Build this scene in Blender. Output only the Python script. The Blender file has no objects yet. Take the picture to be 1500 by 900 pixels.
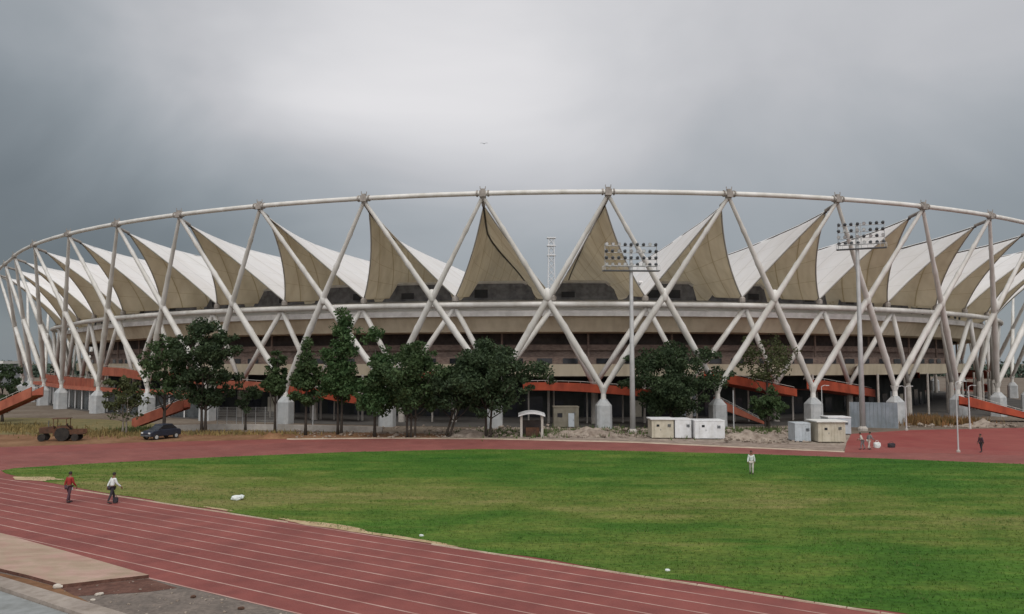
import bpy, bmesh, math, random
import numpy as np
from mathutils import Vector, Matrix, noise as mnoise
from mathutils.geometry import tessellate_polygon

PI = math.pi
R = math.radians
rng = np.random.default_rng(7)
random.seed(7)
scn = bpy.context.scene
COL = scn.collection

# ------------------------------------------------------------------ camera
F_PX, HC, PITCH = 1150.0, 8.0, 0.07038          # focal length in px of a 1500 px wide picture
cam_d = bpy.data.cameras.new('camera')
cam_d.sensor_width = 36.0
cam_d.lens = F_PX / 1500.0 * 36.0
cam_d.clip_start = 0.3
cam_d.clip_end = 6000
cam = bpy.data.objects.new('camera', cam_d)
COL.objects.link(cam)
cam.location = (0, 0, HC)
cam.rotation_euler = (PI / 2 + PITCH, 0, 0)
scn.camera = cam

# ------------------------------------------------------------------ world: overcast sky
world = bpy.data.worlds.new('World')
scn.world = world
world.use_nodes = True
wt = world.node_tree
wt.nodes.clear()


def nd(t, typ, **kw):
    n = t.nodes.new(typ)
    for k, v in kw.items():
        setattr(n, k, v)
    return n


def ramp_node(t, stops, interp='EASE'):
    n = nd(t, 'ShaderNodeValToRGB')
    cr = n.color_ramp
    cr.interpolation = interp
    while len(cr.elements) < len(stops):
        cr.elements.new(0.5)
    for e, (p, c) in zip(cr.elements, stops):
        e.position = p
        if not hasattr(c, '__len__'):
            c = (c, c, c)
        e.color = (*c, 1)
    return n


def math_node(t, op, a, b=None, clamp=False):
    n = nd(t, 'ShaderNodeMath', operation=op, use_clamp=clamp)
    for i, v in enumerate((a, b)):
        if v is None:
            continue
        if isinstance(v, (int, float)):
            n.inputs[i].default_value = v
        else:
            t.links.new(v, n.inputs[i])
    return n.outputs[0]


SUN_ELEV, SUN_AZ = R(56), R(174)                 # high and behind the camera, through the cloud
w_out = nd(wt, 'ShaderNodeOutputWorld')
sky = nd(wt, 'ShaderNodeTexSky', sky_type='NISHITA')
sky.sun_disc = False
sky.sun_elevation = SUN_ELEV
sky.sun_rotation = SUN_AZ
bg1 = nd(wt, 'ShaderNodeBackground')
bg1.inputs[1].default_value = 0.08
wt.links.new(sky.outputs[0], bg1.inputs[0])
tc = nd(wt, 'ShaderNodeTexCoord')
sep = nd(wt, 'ShaderNodeSeparateXYZ')
wt.links.new(tc.outputs['Generated'], sep.inputs[0])
mp = nd(wt, 'ShaderNodeMapping')
mp.inputs['Scale'].default_value = (1.6, 1.6, 2.8)
mp.inputs['Location'].default_value = (0.3, 0.9, 0.2)
wt.links.new(tc.outputs['Generated'], mp.inputs[0])
cn = nd(wt, 'ShaderNodeTexNoise')
cn.inputs['Scale'].default_value = 1.35
cn.inputs['Detail'].default_value = 5
cn.inputs['Roughness'].default_value = 0.48
cn.inputs['Distortion'].default_value = 0.5
wt.links.new(mp.outputs[0], cn.inputs['Vector'])
warp = math_node(wt, 'SUBTRACT', cn.outputs[0], 0.5)
# where along the sky left to right
xx = math_node(wt, 'ADD', sep.outputs[0], math_node(wt, 'MULTIPLY', warp, 0.34))
xx = math_node(wt, 'ADD', math_node(wt, 'MULTIPLY', xx, 0.625), 0.5, True)      # -0.8..0.8 -> 0..1
rx = ramp_node(wt, [(0.0, .27), (0.15, .31), (0.25, .45), (0.36, .63), (0.47, .71), (0.60, .65), (0.74, .55), (0.88, .49), (1.0, .47)], 'B_SPLINE')
wt.links.new(xx, rx.inputs[0])
zz = math_node(wt, 'ADD', sep.outputs[2], math_node(wt, 'MULTIPLY', warp, 0.10), True)
rz = ramp_node(wt, [(0.0, .56), (0.09, .56), (0.15, .58), (0.21, .72), (0.28, .93), (0.36, 1.0), (0.65, 1.9), (1.0, 2.7)], 'B_SPLINE')
wt.links.new(zz, rz.inputs[0])
lum = math_node(wt, 'MULTIPLY', rx.outputs[0], rz.outputs[0])
det = math_node(wt, 'ADD', math_node(wt, 'MULTIPLY', warp, 0.8), 1.0)
lum = math_node(wt, 'MULTIPLY', lum, det)
# extra sky brightness added behind the camera, filling surfaces that face it
back = math_node(wt, 'MULTIPLY', math_node(wt, 'SUBTRACT', 0.25, sep.outputs[1]), 1.1, True)
back = math_node(wt, 'MULTIPLY', back, 0.75)
lum = math_node(wt, 'ADD', lum, back)
tint = ramp_node(wt, [(0.0, (.80, .97, 1.08)), (0.30, (.88, .98, 1.06)), (0.55, (.97, .98, 1.02)), (0.8, (1.0, .985, 1.0))], 'LINEAR')
wt.links.new(lum, tint.inputs[0])
cm = nd(wt, 'ShaderNodeVectorMath', operation='SCALE')
wt.links.new(tint.outputs[0], cm.inputs[0])
wt.links.new(lum, cm.inputs['Scale'])
bg2 = nd(wt, 'ShaderNodeBackground')
bg2.inputs[1].default_value = 1.0
wt.links.new(cm.outputs[0], bg2.inputs[0])
mxs = nd(wt, 'ShaderNodeMixShader')
mxs.inputs[0].default_value = 0.93
wt.links.new(bg1.outputs[0], mxs.inputs[1])
wt.links.new(bg2.outputs[0], mxs.inputs[2])
wt.links.new(mxs.outputs[0], w_out.inputs[0])

# ------------------------------------------------------------------ sun (veiled by cloud)
sl = bpy.data.lights.new('sun', 'SUN')
sl.energy = 1.5
sl.angle = R(40)
sl.color = (1.0, 0.96, 0.9)
so = bpy.data.objects.new('sun', sl)
COL.objects.link(so)
sd = Vector((math.sin(SUN_AZ) * math.cos(SUN_ELEV), math.cos(SUN_AZ) * math.cos(SUN_ELEV), math.sin(SUN_ELEV)))
so.rotation_euler = sd.to_track_quat('Z', 'Y').to_euler()
so.location = (0, -20, 80)

scn.view_settings.view_transform = 'Standard'
scn.view_settings.look = 'None'
scn.view_settings.exposure = 0.0
scn.view_settings.gamma = 1.0
scn.view_settings.use_curve_mapping = False

# ------------------------------------------------------------------ materials


def material(name, c1, c2=None, scale=1.0, rough=0.8, bump=0.0, detail=4, metal=0.0, stretch=(1, 1, 1), c3=None, spec=0.3,
             lo=0.35, hi=0.65, bscale=None, transl=0.0):
    m = bpy.data.materials.new(name)
    m.use_nodes = True
    t = m.node_tree
    b = t.nodes['Principled BSDF']
    b.inputs['Roughness'].default_value = rough
    b.inputs['Metallic'].default_value = metal
    b.inputs['Specular IOR Level'].default_value = spec
    co = nd(t, 'ShaderNodeTexCoord')
    ma = nd(t, 'ShaderNodeMapping')
    ma.inputs['Scale'].default_value = stretch
    t.links.new(co.outputs['Object'], ma.inputs[0])
    n = nd(t, 'ShaderNodeTexNoise')
    n.inputs['Scale'].default_value = scale
    n.inputs['Detail'].default_value = detail
    n.inputs['Roughness'].default_value = 0.6
    t.links.new(ma.outputs[0], n.inputs['Vector'])
    if c2 is None:
        c2 = tuple(x * 0.82 for x in c1)
    stops = [(lo, c1), (hi, c2)]
    if c3 is not None:
        stops = [(lo, c1), ((lo + hi) / 2, c2), (hi, c3)]
    r = ramp_node(t, stops, 'LINEAR')
    t.links.new(n.outputs[0], r.inputs[0])
    t.links.new(r.outputs[0], b.inputs['Base Color'])
    if bump:
        bu = nd(t, 'ShaderNodeBump')
        bu.inputs['Strength'].default_value = bump
        bu.inputs['Distance'].default_value = 0.1
        n2 = nd(t, 'ShaderNodeTexNoise')
        n2.inputs['Scale'].default_value = bscale or scale * 6
        n2.inputs['Detail'].default_value = 3
        t.links.new(ma.outputs[0], n2.inputs['Vector'])
        t.links.new(n2.outputs[0], bu.inputs['Height'])
        t.links.new(bu.outputs[0], b.inputs['Normal'])
    if transl:
        tr = nd(t, 'ShaderNodeBsdfTranslucent')
        t.links.new(r.outputs[0], tr.inputs[0])
        ms = nd(t, 'ShaderNodeMixShader')
        ms.inputs[0].default_value = transl
        t.links.new(b.outputs[0], ms.inputs[1])
        t.links.new(tr.outputs[0], ms.inputs[2])
        t.links.new(ms.outputs[0], t.nodes['Material Output'].inputs[0])
    return m


def two_scale(m, scale2, dark, strength=0.5, stretch=(1, 1, 1), lo=.4, hi=.7):
    """multiply in a second, differently sized noise"""
    t = m.node_tree
    b = t.nodes['Principled BSDF']
    src = b.inputs['Base Color'].links[0].from_socket
    co = nd(t, 'ShaderNodeTexCoord')
    ma = nd(t, 'ShaderNodeMapping')
    ma.inputs['Scale'].default_value = stretch
    t.links.new(co.outputs['Object'], ma.inputs[0])
    n = nd(t, 'ShaderNodeTexNoise')
    n.inputs['Scale'].default_value = scale2
    n.inputs['Detail'].default_value = 5
    t.links.new(ma.outputs[0], n.inputs['Vector'])
    r = ramp_node(t, [(lo, (1, 1, 1)), (hi, dark)], 'LINEAR')
    t.links.new(n.outputs[0], r.inputs[0])
    mx = nd(t, 'ShaderNodeMix', data_type='RGBA', blend_type='MULTIPLY')
    mx.inputs[0].default_value = strength
    t.links.new(src, mx.inputs[6])
    t.links.new(r.outputs[0], mx.inputs[7])
    t.links.new(mx.outputs[2], b.inputs['Base Color'])
    for l in list(t.links):
        if l.from_socket == src and l.to_node.type == 'BSDF_TRANSLUCENT':
            t.links.new(mx.outputs[2], l.to_socket)
    return m


M = {}
M['earth'] = two_scale(material('earth', (.13, .10, .074), (.19, .158, .125), .12, .95, .5, 6, bscale=3), 1.3, (.6, .58, .55), .8)
M['soil'] = two_scale(material('soil', (.16, .075, .035), (.25, .14, .075), .25, .95, .5, 6, bscale=4), 1.8, (.6, .6, .5), .8)
M['drygrass'] = two_scale(material('drygrass', (.20, .16, .07), (.13, .12, .05), .5, .95, .4, 6), 3, (.55, .55, .5), .8)
M['track'] = two_scale(two_scale(material('track', (.205, .056, .047), (.25, .075, .062), .16, .75, .15, 6, bscale=9), 1.1, (.68, .70, .74), .55, (1, 1, 1), .40, .72), .35, (.80, .82, .84), .7, (1, 1, 1), .42, .66)
M['track_bright'] = two_scale(material('track_bright', (.215, .040, .036), (.25, .065, .054), .2, .8, .15, 6, bscale=9), .9, (.7, .75, .75), .5)
M['lawn'] = None
M['line'] = two_scale(material('line', (.48, .32, .28), (.37, .21, .18), 1.2, .8, 0, 6), .35, (.62, .50, .48), .9)
M['kerb_line'] = material('kerb_line', (.52, .44, .34), (.36, .27, .20), .8, .85, .1, 6)
M['sand'] = material('sand', (.46, .36, .22), (.33, .23, .13), 2.0, .95, .3, 6)
M['paving'] = two_scale(material('paving', (.42, .285, .235), (.35, .265, .195), .38, .85, .25, 8, c3=(.39, .25, .205), lo=.38, hi=.62), 1.6, (.66, .62, .56), .55, (.5, 1.2, 1))
M['gravel'] = two_scale(material('gravel', (.20, .165, .14), (.13, .11, .095), 1.1, .95, .25, 8, bscale=4), 6, (.6, .6, .6), .8)
M['concrete'] = two_scale(material('concrete', (.46, .43, .39), (.36, .335, .305), .5, .85, .15, 5), 2.5, (.75, .73, .7), .6)
M['concrete_cool'] = two_scale(material('concrete_cool', (.46, .47, .47), (.36, .38, .39), .6, .85, .15, 5), 2.0, (.75, .74, .72), .6)
M['steel'] = two_scale(material('steel', (.66, .65, .62), (.58, .57, .54), .25, .5, 0, 4, spec=.4), .9, (.70, .68, .63), .65, (1, 1, .35))
M['steel_grey'] = two_scale(material('steel_grey', (.48, .47, .44), (.40, .39, .37), .3, .5, 0, 4), 2, (.78, .76, .73), .6)
M['node'] = material('node', (.20, .18, .16), (.34, .31, .28), 1.2, .6, .1)
M['membrane'] = two_scale(material('membrane', (.90, .90, .90), (.87, .86, .86), .12, .55, .0, 4, spec=.35, transl=.28), .5, (.95, .945, .935), .6, (1, 1, .3))
M['shaded_underside'] = two_scale(material('shaded_underside', (.86, .78, .61), (.80, .72, .56), .15, .85, 0, 4, transl=.62), .6, (.86, .84, .80), .6, (1, 1, .25))  # same membrane seen from below; its shade and brown bounce painted as beige
M['cable'] = material('cable', (.05, .045, .04), (.08, .07, .06), 1, .5)
M['fascia'] = two_scale(material('fascia', (.66, .59, .45), (.58, .515, .385), .2, .85, .1, 5), 1.0, (.78, .76, .72), .7, (1, 1, .25))
M['gutter'] = two_scale(material('gutter', (.52, .53, .54), (.42, .43, .44), .3, .5, .05, 5), 1.5, (.74, .74, .74), .7)
M['pale'] = material('pale', (.72, .71, .70), (.55, .54, .53), .7, .6)
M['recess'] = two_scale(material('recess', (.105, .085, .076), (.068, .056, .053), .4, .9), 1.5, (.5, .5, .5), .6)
M['louvre'] = two_scale(material('louvre', (.32, .245, .205), (.22, .17, .145), .4, .9), 2.0, (.55, .5, .5), .8, (1, 1, 3))
M['louvre_grey'] = two_scale(material('louvre_grey', (.20, .185, .145), (.15, .14, .11), .6, .8), 2, (.7, .68, .64), .7)
M['seats'] = material('seats', (.055, .058, .066), (.035, .037, .043), .6, .8)
M['darkwall'] = two_scale(material('darkwall', (.24, .245, .265), (.17, .175, .19), .35, .7), 1.2, (.4, .4, .45), .8)
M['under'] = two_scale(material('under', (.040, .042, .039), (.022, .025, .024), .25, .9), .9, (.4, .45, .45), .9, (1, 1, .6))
M['glass'] = material('glass', (.016, .018, .022), (.03, .033, .04), .6, .15, spec=.5)
M['orange'] = two_scale(material('orange', (.38, .070, .030), (.30, .052, .026), .4, .7, .05, 5), 1.1, (.52, .50, .50), .8, (1, 1, .4))
M['orange_pale'] = two_scale(material('orange_pale', (.38, .125, .075), (.31, .085, .05), .4, .7, .05, 5), 1.1, (.58, .54, .54), .8, (1, 1, .4))
M['bark'] = material('bark', (.040, .033, .027), (.075, .062, .052), 4, .95, .6, 5, stretch=(1, 1, .3))
M['bark_pale'] = material('bark_pale', (.30, .27, .23), (.20, .17, .14), 4, .95, .4, 5, stretch=(1, 1, .3))
M['leaf_dark'] = material('leaf_dark', (.020, .038, .017), (.050, .078, .032), .9, .7, transl=.18)
M['leaf_mid'] = material('leaf_mid', (.028, .056, .020), (.064, .100, .036), .9, .7, transl=.2)
M['leaf_fresh'] = material('leaf_fresh', (.030, .070, .022), (.070, .120, .042), .9, .7, transl=.22)
M['leaf_olive'] = material('leaf_olive', (.045, .060, .022), (.085, .095, .038), .9, .7, transl=.2)
M['leaf_far'] = material('leaf_far', (.045, .075, .055), (.075, .10, .075), .4, .9)
M['white_paint'] = two_scale(material('white_paint', (.68, .69, .70), (.58, .59, .60), .8, .5, 0, 4), 2.5, (.8, .78, .74), .6)
M['hoarding'] = two_scale(material('hoarding', (.24, .27, .30), (.18, .21, .235), .8, .6), 2, (.7, .7, .66), .7, (1, 1, .3))
M['cream'] = two_scale(material('cream', (.50, .46, .37), (.42, .39, .31), .8, .6, 0, 4), 2.5, (.78, .75, .7), .6)
M['grey_panel'] = two_scale(material('grey_panel', (.44, .48, .51), (.36, .40, .43), .8, .55, 0, 4), 2.5, (.8, .78, .76), .6)
M['galv'] = two_scale(material('galv', (.52, .53, .53), (.42, .43, .43), .6, .45, 0, 4, metal=.2), 2, (.8, .8, .8), .5)
M['lamp_body'] = material('lamp_body', (.10, .11, .12), (.06, .065, .07), 2, .5)
M['lamp_glass'] = material('lamp_glass', (.62, .64, .64), (.5, .52, .53), 2, .15, spec=.6)
M['skin'] = material('skin', (.20, .105, .065), (.17, .09, .055), 8, .6)
M['hair'] = material('hair', (.012, .010, .009), (.02, .017, .015), 20, .6)
M['red_cloth'] = material('red_cloth', (.30, .035, .03), (.22, .025, .022), 5, .9, .2)
M['dark_cloth'] = material('dark_cloth', (.028, .026, .032), (.045, .04, .045), 5, .9, .2)
M['purple_cloth'] = material('purple_cloth', (.085, .045, .06), (.06, .035, .045), 5, .9, .2)
M['white_cloth'] = material('white_cloth', (.66, .70, .68), (.55, .59, .58), 5, .9, .2)
M['pale_cloth'] = material('pale_cloth', (.50, .48, .43), (.40, .37, .32), 5, .9, .2)
M['grey_cloth'] = material('grey_cloth', (.20, .20, .20), (.15, .15, .15), 5, .9, .2)
M['blue_paint'] = material('blue_paint', (.022, .028, .045), (.018, .022, .034), 1, .3, spec=.5)
M['rust'] = two_scale(material('rust', (.12, .055, .03), (.07, .04, .028), 1.2, .8, .2, 6), 4, (.5, .5, .5), .7)
M['rubber'] = material('rubber', (.018, .017, .016), (.035, .03, .026), 3, .9)
M['rubble'] = two_scale(material('rubble', (.34, .29, .24), (.22, .18, .15), .6, .95, .4, 6), 2.0, (.5, .45, .4), .8)
M['stone'] = material('stone', (.55, .50, .43), (.38, .34, .29), 3, .9, .3)
M['far_building'] = material('far_building', (.36, .38, .40), (.30, .32, .34), .2, .9)
M['roofing'] = material('roofing', (.66, .66, .63), (.52, .52, .49), .8, .6)
M['blue_sheet'] = material('blue_sheet', (.03, .045, .10), (.022, .03, .07), 1, .7)


def lawn_material():
    m = bpy.data.materials.new('lawn')
    m.use_nodes = True
    t = m.node_tree
    b = t.nodes['Principled BSDF']
    b.inputs['Roughness'].default_value = .9
    b.inputs['Specular IOR Level'].default_value = .1
    co = nd(t, 'ShaderNodeTexCoord')

    def nz(scale, stretch, detail=5, rough=.6):
        ma = nd(t, 'ShaderNodeMapping')
        ma.inputs['Scale'].default_value = stretch
        ma.inputs['Rotation'].default_value = (0, 0, R(8))
        t.links.new(co.outputs['Object'], ma.inputs[0])
        n = nd(t, 'ShaderNodeTexNoise')
        n.inputs['Scale'].default_value = scale
        n.inputs['Detail'].default_value = detail
        n.inputs['Roughness'].default_value = rough
        t.links.new(ma.outputs[0], n.inputs['Vector'])
        return n.outputs[0]
    patches = nz(.055, (.8, 1, 1), 6, .62)
    mid = nz(.45, (.5, 1, 1), 5)
    fine = nz(3.5, (.8, 1.2, 1), 4)
    streak = nz(.5, (.16, 1.5, 1), 5, .65)
    # the worn belt runs across the middle of the pitch
    sp = nd(t, 'ShaderNodeSeparateXYZ')
    t.links.new(co.outputs['Object'], sp.inputs[0])
    yb = math_node(t, 'ADD', sp.outputs[1], math_node(t, 'MULTIPLY', sp.outputs[0], .18))
    d = math_node(t, 'ABSOLUTE', math_node(t, 'SUBTRACT', yb, 45.5))
    belt = math_node(t, 'SUBTRACT', 1.0, math_node(t, 'DIVIDE', d, 17.0), True)
    f = math_node(t, 'ADD', math_node(t, 'MULTIPLY', patches, 1.15), math_node(t, 'MULTIPLY', belt, .26))
    f = math_node(t, 'ADD', f, math_node(t, 'MULTIPLY', mid, .35))
    f = math_node(t, 'ADD', f, math_node(t, 'MULTIPLY', streak, .55))
    f = math_node(t, 'SUBTRACT', f, .70)
    rp = ramp_node(t, [(.14, (.034, .110, .015)), (.36, (.064, .142, .022)), (.52, (.120, .165, .036)), (.68, (.185, .185, .066)), (.88, (.215, .18, .085))], 'LINEAR')
    t.links.new(f, rp.inputs[0])
    rf = ramp_node(t, [(.3, (.62, .64, .6)), (.7, (1.22, 1.2, 1.15))], 'LINEAR')
    t.links.new(fine, rf.inputs[0])
    rm = ramp_node(t, [(.3, (.74, .78, .72)), (.68, (1.12, 1.1, 1.08))], 'LINEAR')
    t.links.new(mid, rm.inputs[0])
    mx = nd(t, 'ShaderNodeMix', data_type='RGBA', blend_type='MULTIPLY')
    mx.inputs[0].default_value = 1
    t.links.new(rp.outputs[0], mx.inputs[6])
    t.links.new(rf.outputs[0], mx.inputs[7])
    m2 = nd(t, 'ShaderNodeMix', data_type='RGBA', blend_type='MULTIPLY')
    m2.inputs[0].default_value = 1
    t.links.new(mx.outputs[2], m2.inputs[6])
    t.links.new(rm.outputs[0], m2.inputs[7])
    t.links.new(m2.outputs[2], b.inputs['Base Color'])
    bu = nd(t, 'ShaderNodeBump')
    bu.inputs['Strength'].default_value = .7
    bu.inputs['Distance'].default_value = .12
    t.links.new(fine, bu.inputs['Height'])
    t.links.new(bu.outputs[0], b.inputs['Normal'])
    return m


M['lawn'] = lawn_material()

# ------------------------------------------------------------------ mesh helpers


class MB:
    """collects shapes, then links them as ONE mesh object"""

    def __init__(s):
        s.v, s.f = [], []

    def add(s, v, f):
        o = len(s.v)
        s.v += [tuple(p) for p in v]
        s.f += [tuple(i + o for i in q) for q in f]
        return s

    def box(s, c, size, rz=0.0, rx=0.0, ry=0.0):
        m = Matrix.Translation(c) @ Matrix.Rotation(rz, 4, 'Z') @ Matrix.Rotation(ry, 4, 'Y') @ Matrix.Rotation(rx, 4, 'X')
        v = []
        for x in (-.5, .5):
            for y in (-.5, .5):
                for z in (-.5, .5):
                    v.append(m @ Vector((x * size[0], y * size[1], z * size[2])))
        return s.add(v, [(0, 1, 3, 2), (4, 6, 7, 5), (0, 4, 5, 1), (2, 3, 7, 6), (0, 2, 6, 4), (1, 5, 7, 3)])

    def tube(s, pts, rad, n=8, caps=True):
        pts = [Vector(p) for p in pts]
        if not hasattr(rad, '__len__'):
            rad = [rad] * len(pts)
        v, f = [], []
        up = None
        for i, p in enumerate(pts):
            d = (pts[min(i + 1, len(pts) - 1)] - pts[max(i - 1, 0)]).normalized()
            if up is None:
                up = Vector((0, 0, 1)) if abs(d.z) < .9 else Vector((1, 0, 0))
            a = d.cross(up)
            if a.length < 1e-4:
                a = d.orthogonal()
            a.normalize()
            up = a.cross(d).normalized()
            for k in range(n):
                t = 2 * PI * k / n
                v.append(p + (a * math.cos(t) + up * math.sin(t)) * rad[i])
        for i in range(len(pts) - 1):
            for k in range(n):
                k2 = (k + 1) % n
                f.append((i * n + k, i * n + k2, (i + 1) * n + k2, (i + 1) * n + k))
        if caps:
            f.append(tuple(range(n))[::-1])
            f.append(tuple((len(pts) - 1) * n + k for k in range(n)))
        return s.add(v, f)

    def lathe(s, prof, c=(0, 0, 0), n=16):
        v, f = [], []
        for r, z in prof:
            for k in range(n):
                t = 2 * PI * k / n
                v.append((c[0] + r * math.cos(t), c[1] + r * math.sin(t), c[2] + z))
        for i in range(len(prof) - 1):
            for k in range(n):
                k2 = (k + 1) % n
                f.append((i * n + k, i * n + k2, (i + 1) * n + k2, (i + 1) * n + k))
        f.append(tuple(range(n))[::-1])
        f.append(tuple((len(prof) - 1) * n + k for k in range(n)))
        return s.add(v, f)

    def prism(s, poly, depth, m=None):
        """poly in the x-z plane, extruded along y by depth, centred"""
        n = len(poly)
        m = m or Matrix()
        v = [m @ Vector((x, -depth / 2, z)) for x, z in poly] + [m @ Vector((x, depth / 2, z)) for x, z in poly]
        f = [tuple(range(n)), tuple(range(2 * n - 1, n - 1, -1))]
        for i in range(n):
            j = (i + 1) % n
            f.append((i, i + n, j + n, j))
        return s.add(v, f)

    def grid(s, rows):
        n = len(rows[0])
        v = [p for r in rows for p in r]
        f = []
        for i in range(len(rows) - 1):
            for k in range(n - 1):
                f.append((i * n + k, i * n + k + 1, (i + 1) * n + k + 1, (i + 1) * n + k))
        return s.add(v, f)

    def build(s, name, mat, parent=None, smooth=False, bevel=0.0):
        me = bpy.data.meshes.new(name)
        me.from_pydata(s.v, [], s.f)
        me.validate()
        me.materials.append(mat)
        if smooth:
            me.polygons.foreach_set('use_smooth', [True] * len(me.polygons))
        me.update()
        o = bpy.data.objects.new(name, me)
        COL.objects.link(o)
        if parent:
            o.parent = parent
        if bevel:
            bv = o.modifiers.new('bevel', 'BEVEL')
            bv.width = bevel
            bv.segments = 2
            bv.limit_method = 'ANGLE'
        return o


def tag(o, label=None, cat=None, group=None, kind=None):
    if label:
        o['label'] = label
    if cat:
        o['category'] = cat
    if group:
        o['group'] = group
    if kind:
        o['kind'] = kind
    return o


def empty(name, loc, label, cat, group=None, rz=0.0):
    o = bpy.data.objects.new(name, None)
    COL.objects.link(o)
    o.location = loc
    o.rotation_euler = (0, 0, rz)
    o.empty_display_size = .3
    return tag(o, label, cat, group)


def kids(o):
    return [c for c in bpy.data.objects if c.parent == o]


def copy_tree(o, parent=None):
    c = o.copy()
    COL.objects.link(c)
    if parent:
        c.parent = parent
    for ch in kids(o):
        copy_tree(ch, c)
    return c


CP, SP = math.cos(PITCH), math.sin(PITCH)


def ray(px, py):
    a, b = (px - 750) / F_PX, (450 - py) / F_PX
    return Vector((a, CP - b * SP, SP + b * CP))


def g(px, py, z=0.0):
    """the ground point seen at a pixel of the 1500 x 900 photograph"""
    d = ray(px, py)
    t = (z - HC) / d.z
    return Vector((d.x * t, d.y * t, z))


def sheet(name, poly, z, mat, kind='structure', cat=None, label=None):
    pts = [Vector((p[0], p[1], z)) for p in poly]
    tri = tessellate_polygon([pts])
    me = bpy.data.meshes.new(name)
    fs = []
    for a, b, c in tri:
        n = (pts[b] - pts[a]).cross(pts[c] - pts[a])
        fs.append((a, b, c) if n.z > 0 else (a, c, b))
    me.from_pydata([tuple(p) for p in pts], [], fs)
    me.materials.append(mat)
    o = bpy.data.objects.new(name, me)
    COL.objects.link(o)
    return tag(o, label, cat, kind=kind)


# ------------------------------------------------------------------ the ground
sheet('ground', [(-2500, -400), (2500, -400), (2500, 4500), (-2500, 4500)], 0.0, M['earth'])

# the near straight of the track: origin on the inner kerb, direction A (to the right), normal N (to the far side)
k0, k1 = g(165, 727), g(1220, 889)
A = (k1 - k0).normalized()
Nn = Vector((-A.y, A.x, 0))


def sn(s, n, z=0.0):
    p = k0 + A * s + Nn * n
    return Vector((p.x, p.y, z))


TW = 9.76
far_outer = [(-420, 676), (-200, 664), (0, 655.5), (200, 648.5), (420, 643.5), (560, 642), (720, 643), (930, 648), (1100, 656), (1237, 662)]
red_poly = [sn(-25, -TW), sn(75, -TW), Vector((75, 20, 0)), Vector((95, 60, 0))] + \
           [g(*p) for p in reversed(far_outer)] + []
sheet('running_track', red_poly, 0.008, M['track'])
sheet('track_apron', [g(1237, 663), g(1240, 649), g(1247, 636), g(1330, 630.5), g(1500, 627), g(1720, 626), Vector((96, 60, 0)), g(1500, 668), g(1380, 664.5)], 0.012, M['track_bright'])

lawn_top = [(1720, 691), (1500, 680.5), (1300, 672.5), (1100, 665.5), (900, 660.5), (700, 658.5), (500, 663), (300, 671), (100, 681.5), (20, 686.5), (2, 690), (8, 694)]
lawn_bot = [(36, 701), (80, 709)]
lawn_poly = [g(*p) for p in lawn_top] + [g(*p) for p in lawn_bot] + [sn(s, .32 + .16 * math.sin(s * .9) + .1 * math.sin(s * 2.3)) for s in np.arange(0, 70, 1.5)]
lawn = sheet('lawn', lawn_poly, 0.02, M['lawn'])

# lane lines of the near straight, and of the far bend
lm = MB()
for i in range(11):
    n = -.976 * i
    w = .043 if i else .055
    s0 = -25
    lm.add([sn(s0, n - w, .014), sn(74, n - w, .014), sn(74, n + w, .014), sn(s0, n + w, .014)], [(0, 1, 2, 3)])
inner = [g(*p) for p in reversed(lawn_top[:-1])]
dense = []
for a, b in zip(inner, inner[1:]):
    for q in range(4):
        dense.append(a.lerp(b, q / 4))
for it in range(3):
    dense = [dense[0]] + [(dense[i - 1] + dense[i] * 2 + dense[i + 1]) / 4 for i in range(1, len(dense) - 1)] + [dense[-1]]
for i in range(11):
    off = .25 + .976 * i
    row = []
    for q, p in enumerate(dense):
        t = (dense[min(q + 1, len(dense) - 1)] - dense[max(q - 1, 0)]).normalized()
        nrm = Vector((-t.y, t.x, 0))
        row.append((p + nrm * (off - .04), p + nrm * (off + .04)))
    rows = [[Vector((a.x, a.y, .016)), Vector((b.x, b.y, .016))] for a, b in row]
    lm.grid(rows)
tag(lm.build('lane_lines', M['line']), kind='structure')

km = MB()
for s in np.arange(-4, 72, 1.0):        # raised inner kerb, in one metre lengths with small gaps
    w = .05
    if 14.5 < s < 24:
        continue
    a, b = sn(s, .02), sn(s + .96, .02)
    km.box(((a.x + b.x) / 2, (a.y + b.y) / 2, .03), ((b - a).length, .09, .05), math.atan2(A.y, A.x))
tag(km.build('track_kerb', M['kerb_line']), kind='structure')
# pale outer edge of the far bend
rows = []
for q in range(0, 61):
    t = q / 60
    seq = far_outer[4:]
    i = min(int(t * (len(seq) - 1)), len(seq) - 2)
    u = t * (len(seq) - 1) - i
    px, py = seq[i][0] * (1 - u) + seq[i + 1][0] * u, seq[i][1] * (1 - u) + seq[i + 1][1] * u
    rows.append([g(px, py + .9, .014), g(px, py - .9, .014)])
tag(MB().grid(rows).build('track_edge_strip', M['kerb_line']), kind='structure')


def blotch(name, c, rx, ry, mat, z, seed, rz=0.0, n=40, amp=.35):
    pts = []
    for i in range(n):
        t = 2 * PI * i / n
        q = 1 + amp * mnoise.noise(Vector((math.cos(t) * 1.6 + seed, math.sin(t) * 1.6, seed * 2.3)))* 1.6
        x, y = rx * q * math.cos(t), ry * q * math.sin(t)
        pts.append((c[0] + x * math.cos(rz) - y * math.sin(rz), c[1] + x * math.sin(rz) + y * math.cos(rz)))
    return sheet(name, pts, z, mat)


rzA = math.atan2(A.y, A.x)
for i, (s, n, rx, ry) in enumerate(((17.5, .5, 3.2, .38), (22.0, .35, 3.0, .24), (9, .55, 1.2, .16), (47, .8, 2.4, .4), (52, .6, 2.6, .35))):
    p = sn(s, n)
    blotch('sandy_patch', p, rx, ry, M['sand'], .026 + .003 * i, i * 3.1, rzA)
p = g(50, 702)
blotch('sandy_patch', p, 1.9, .8, M['sand'], .03, 4.4, -.3)
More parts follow.
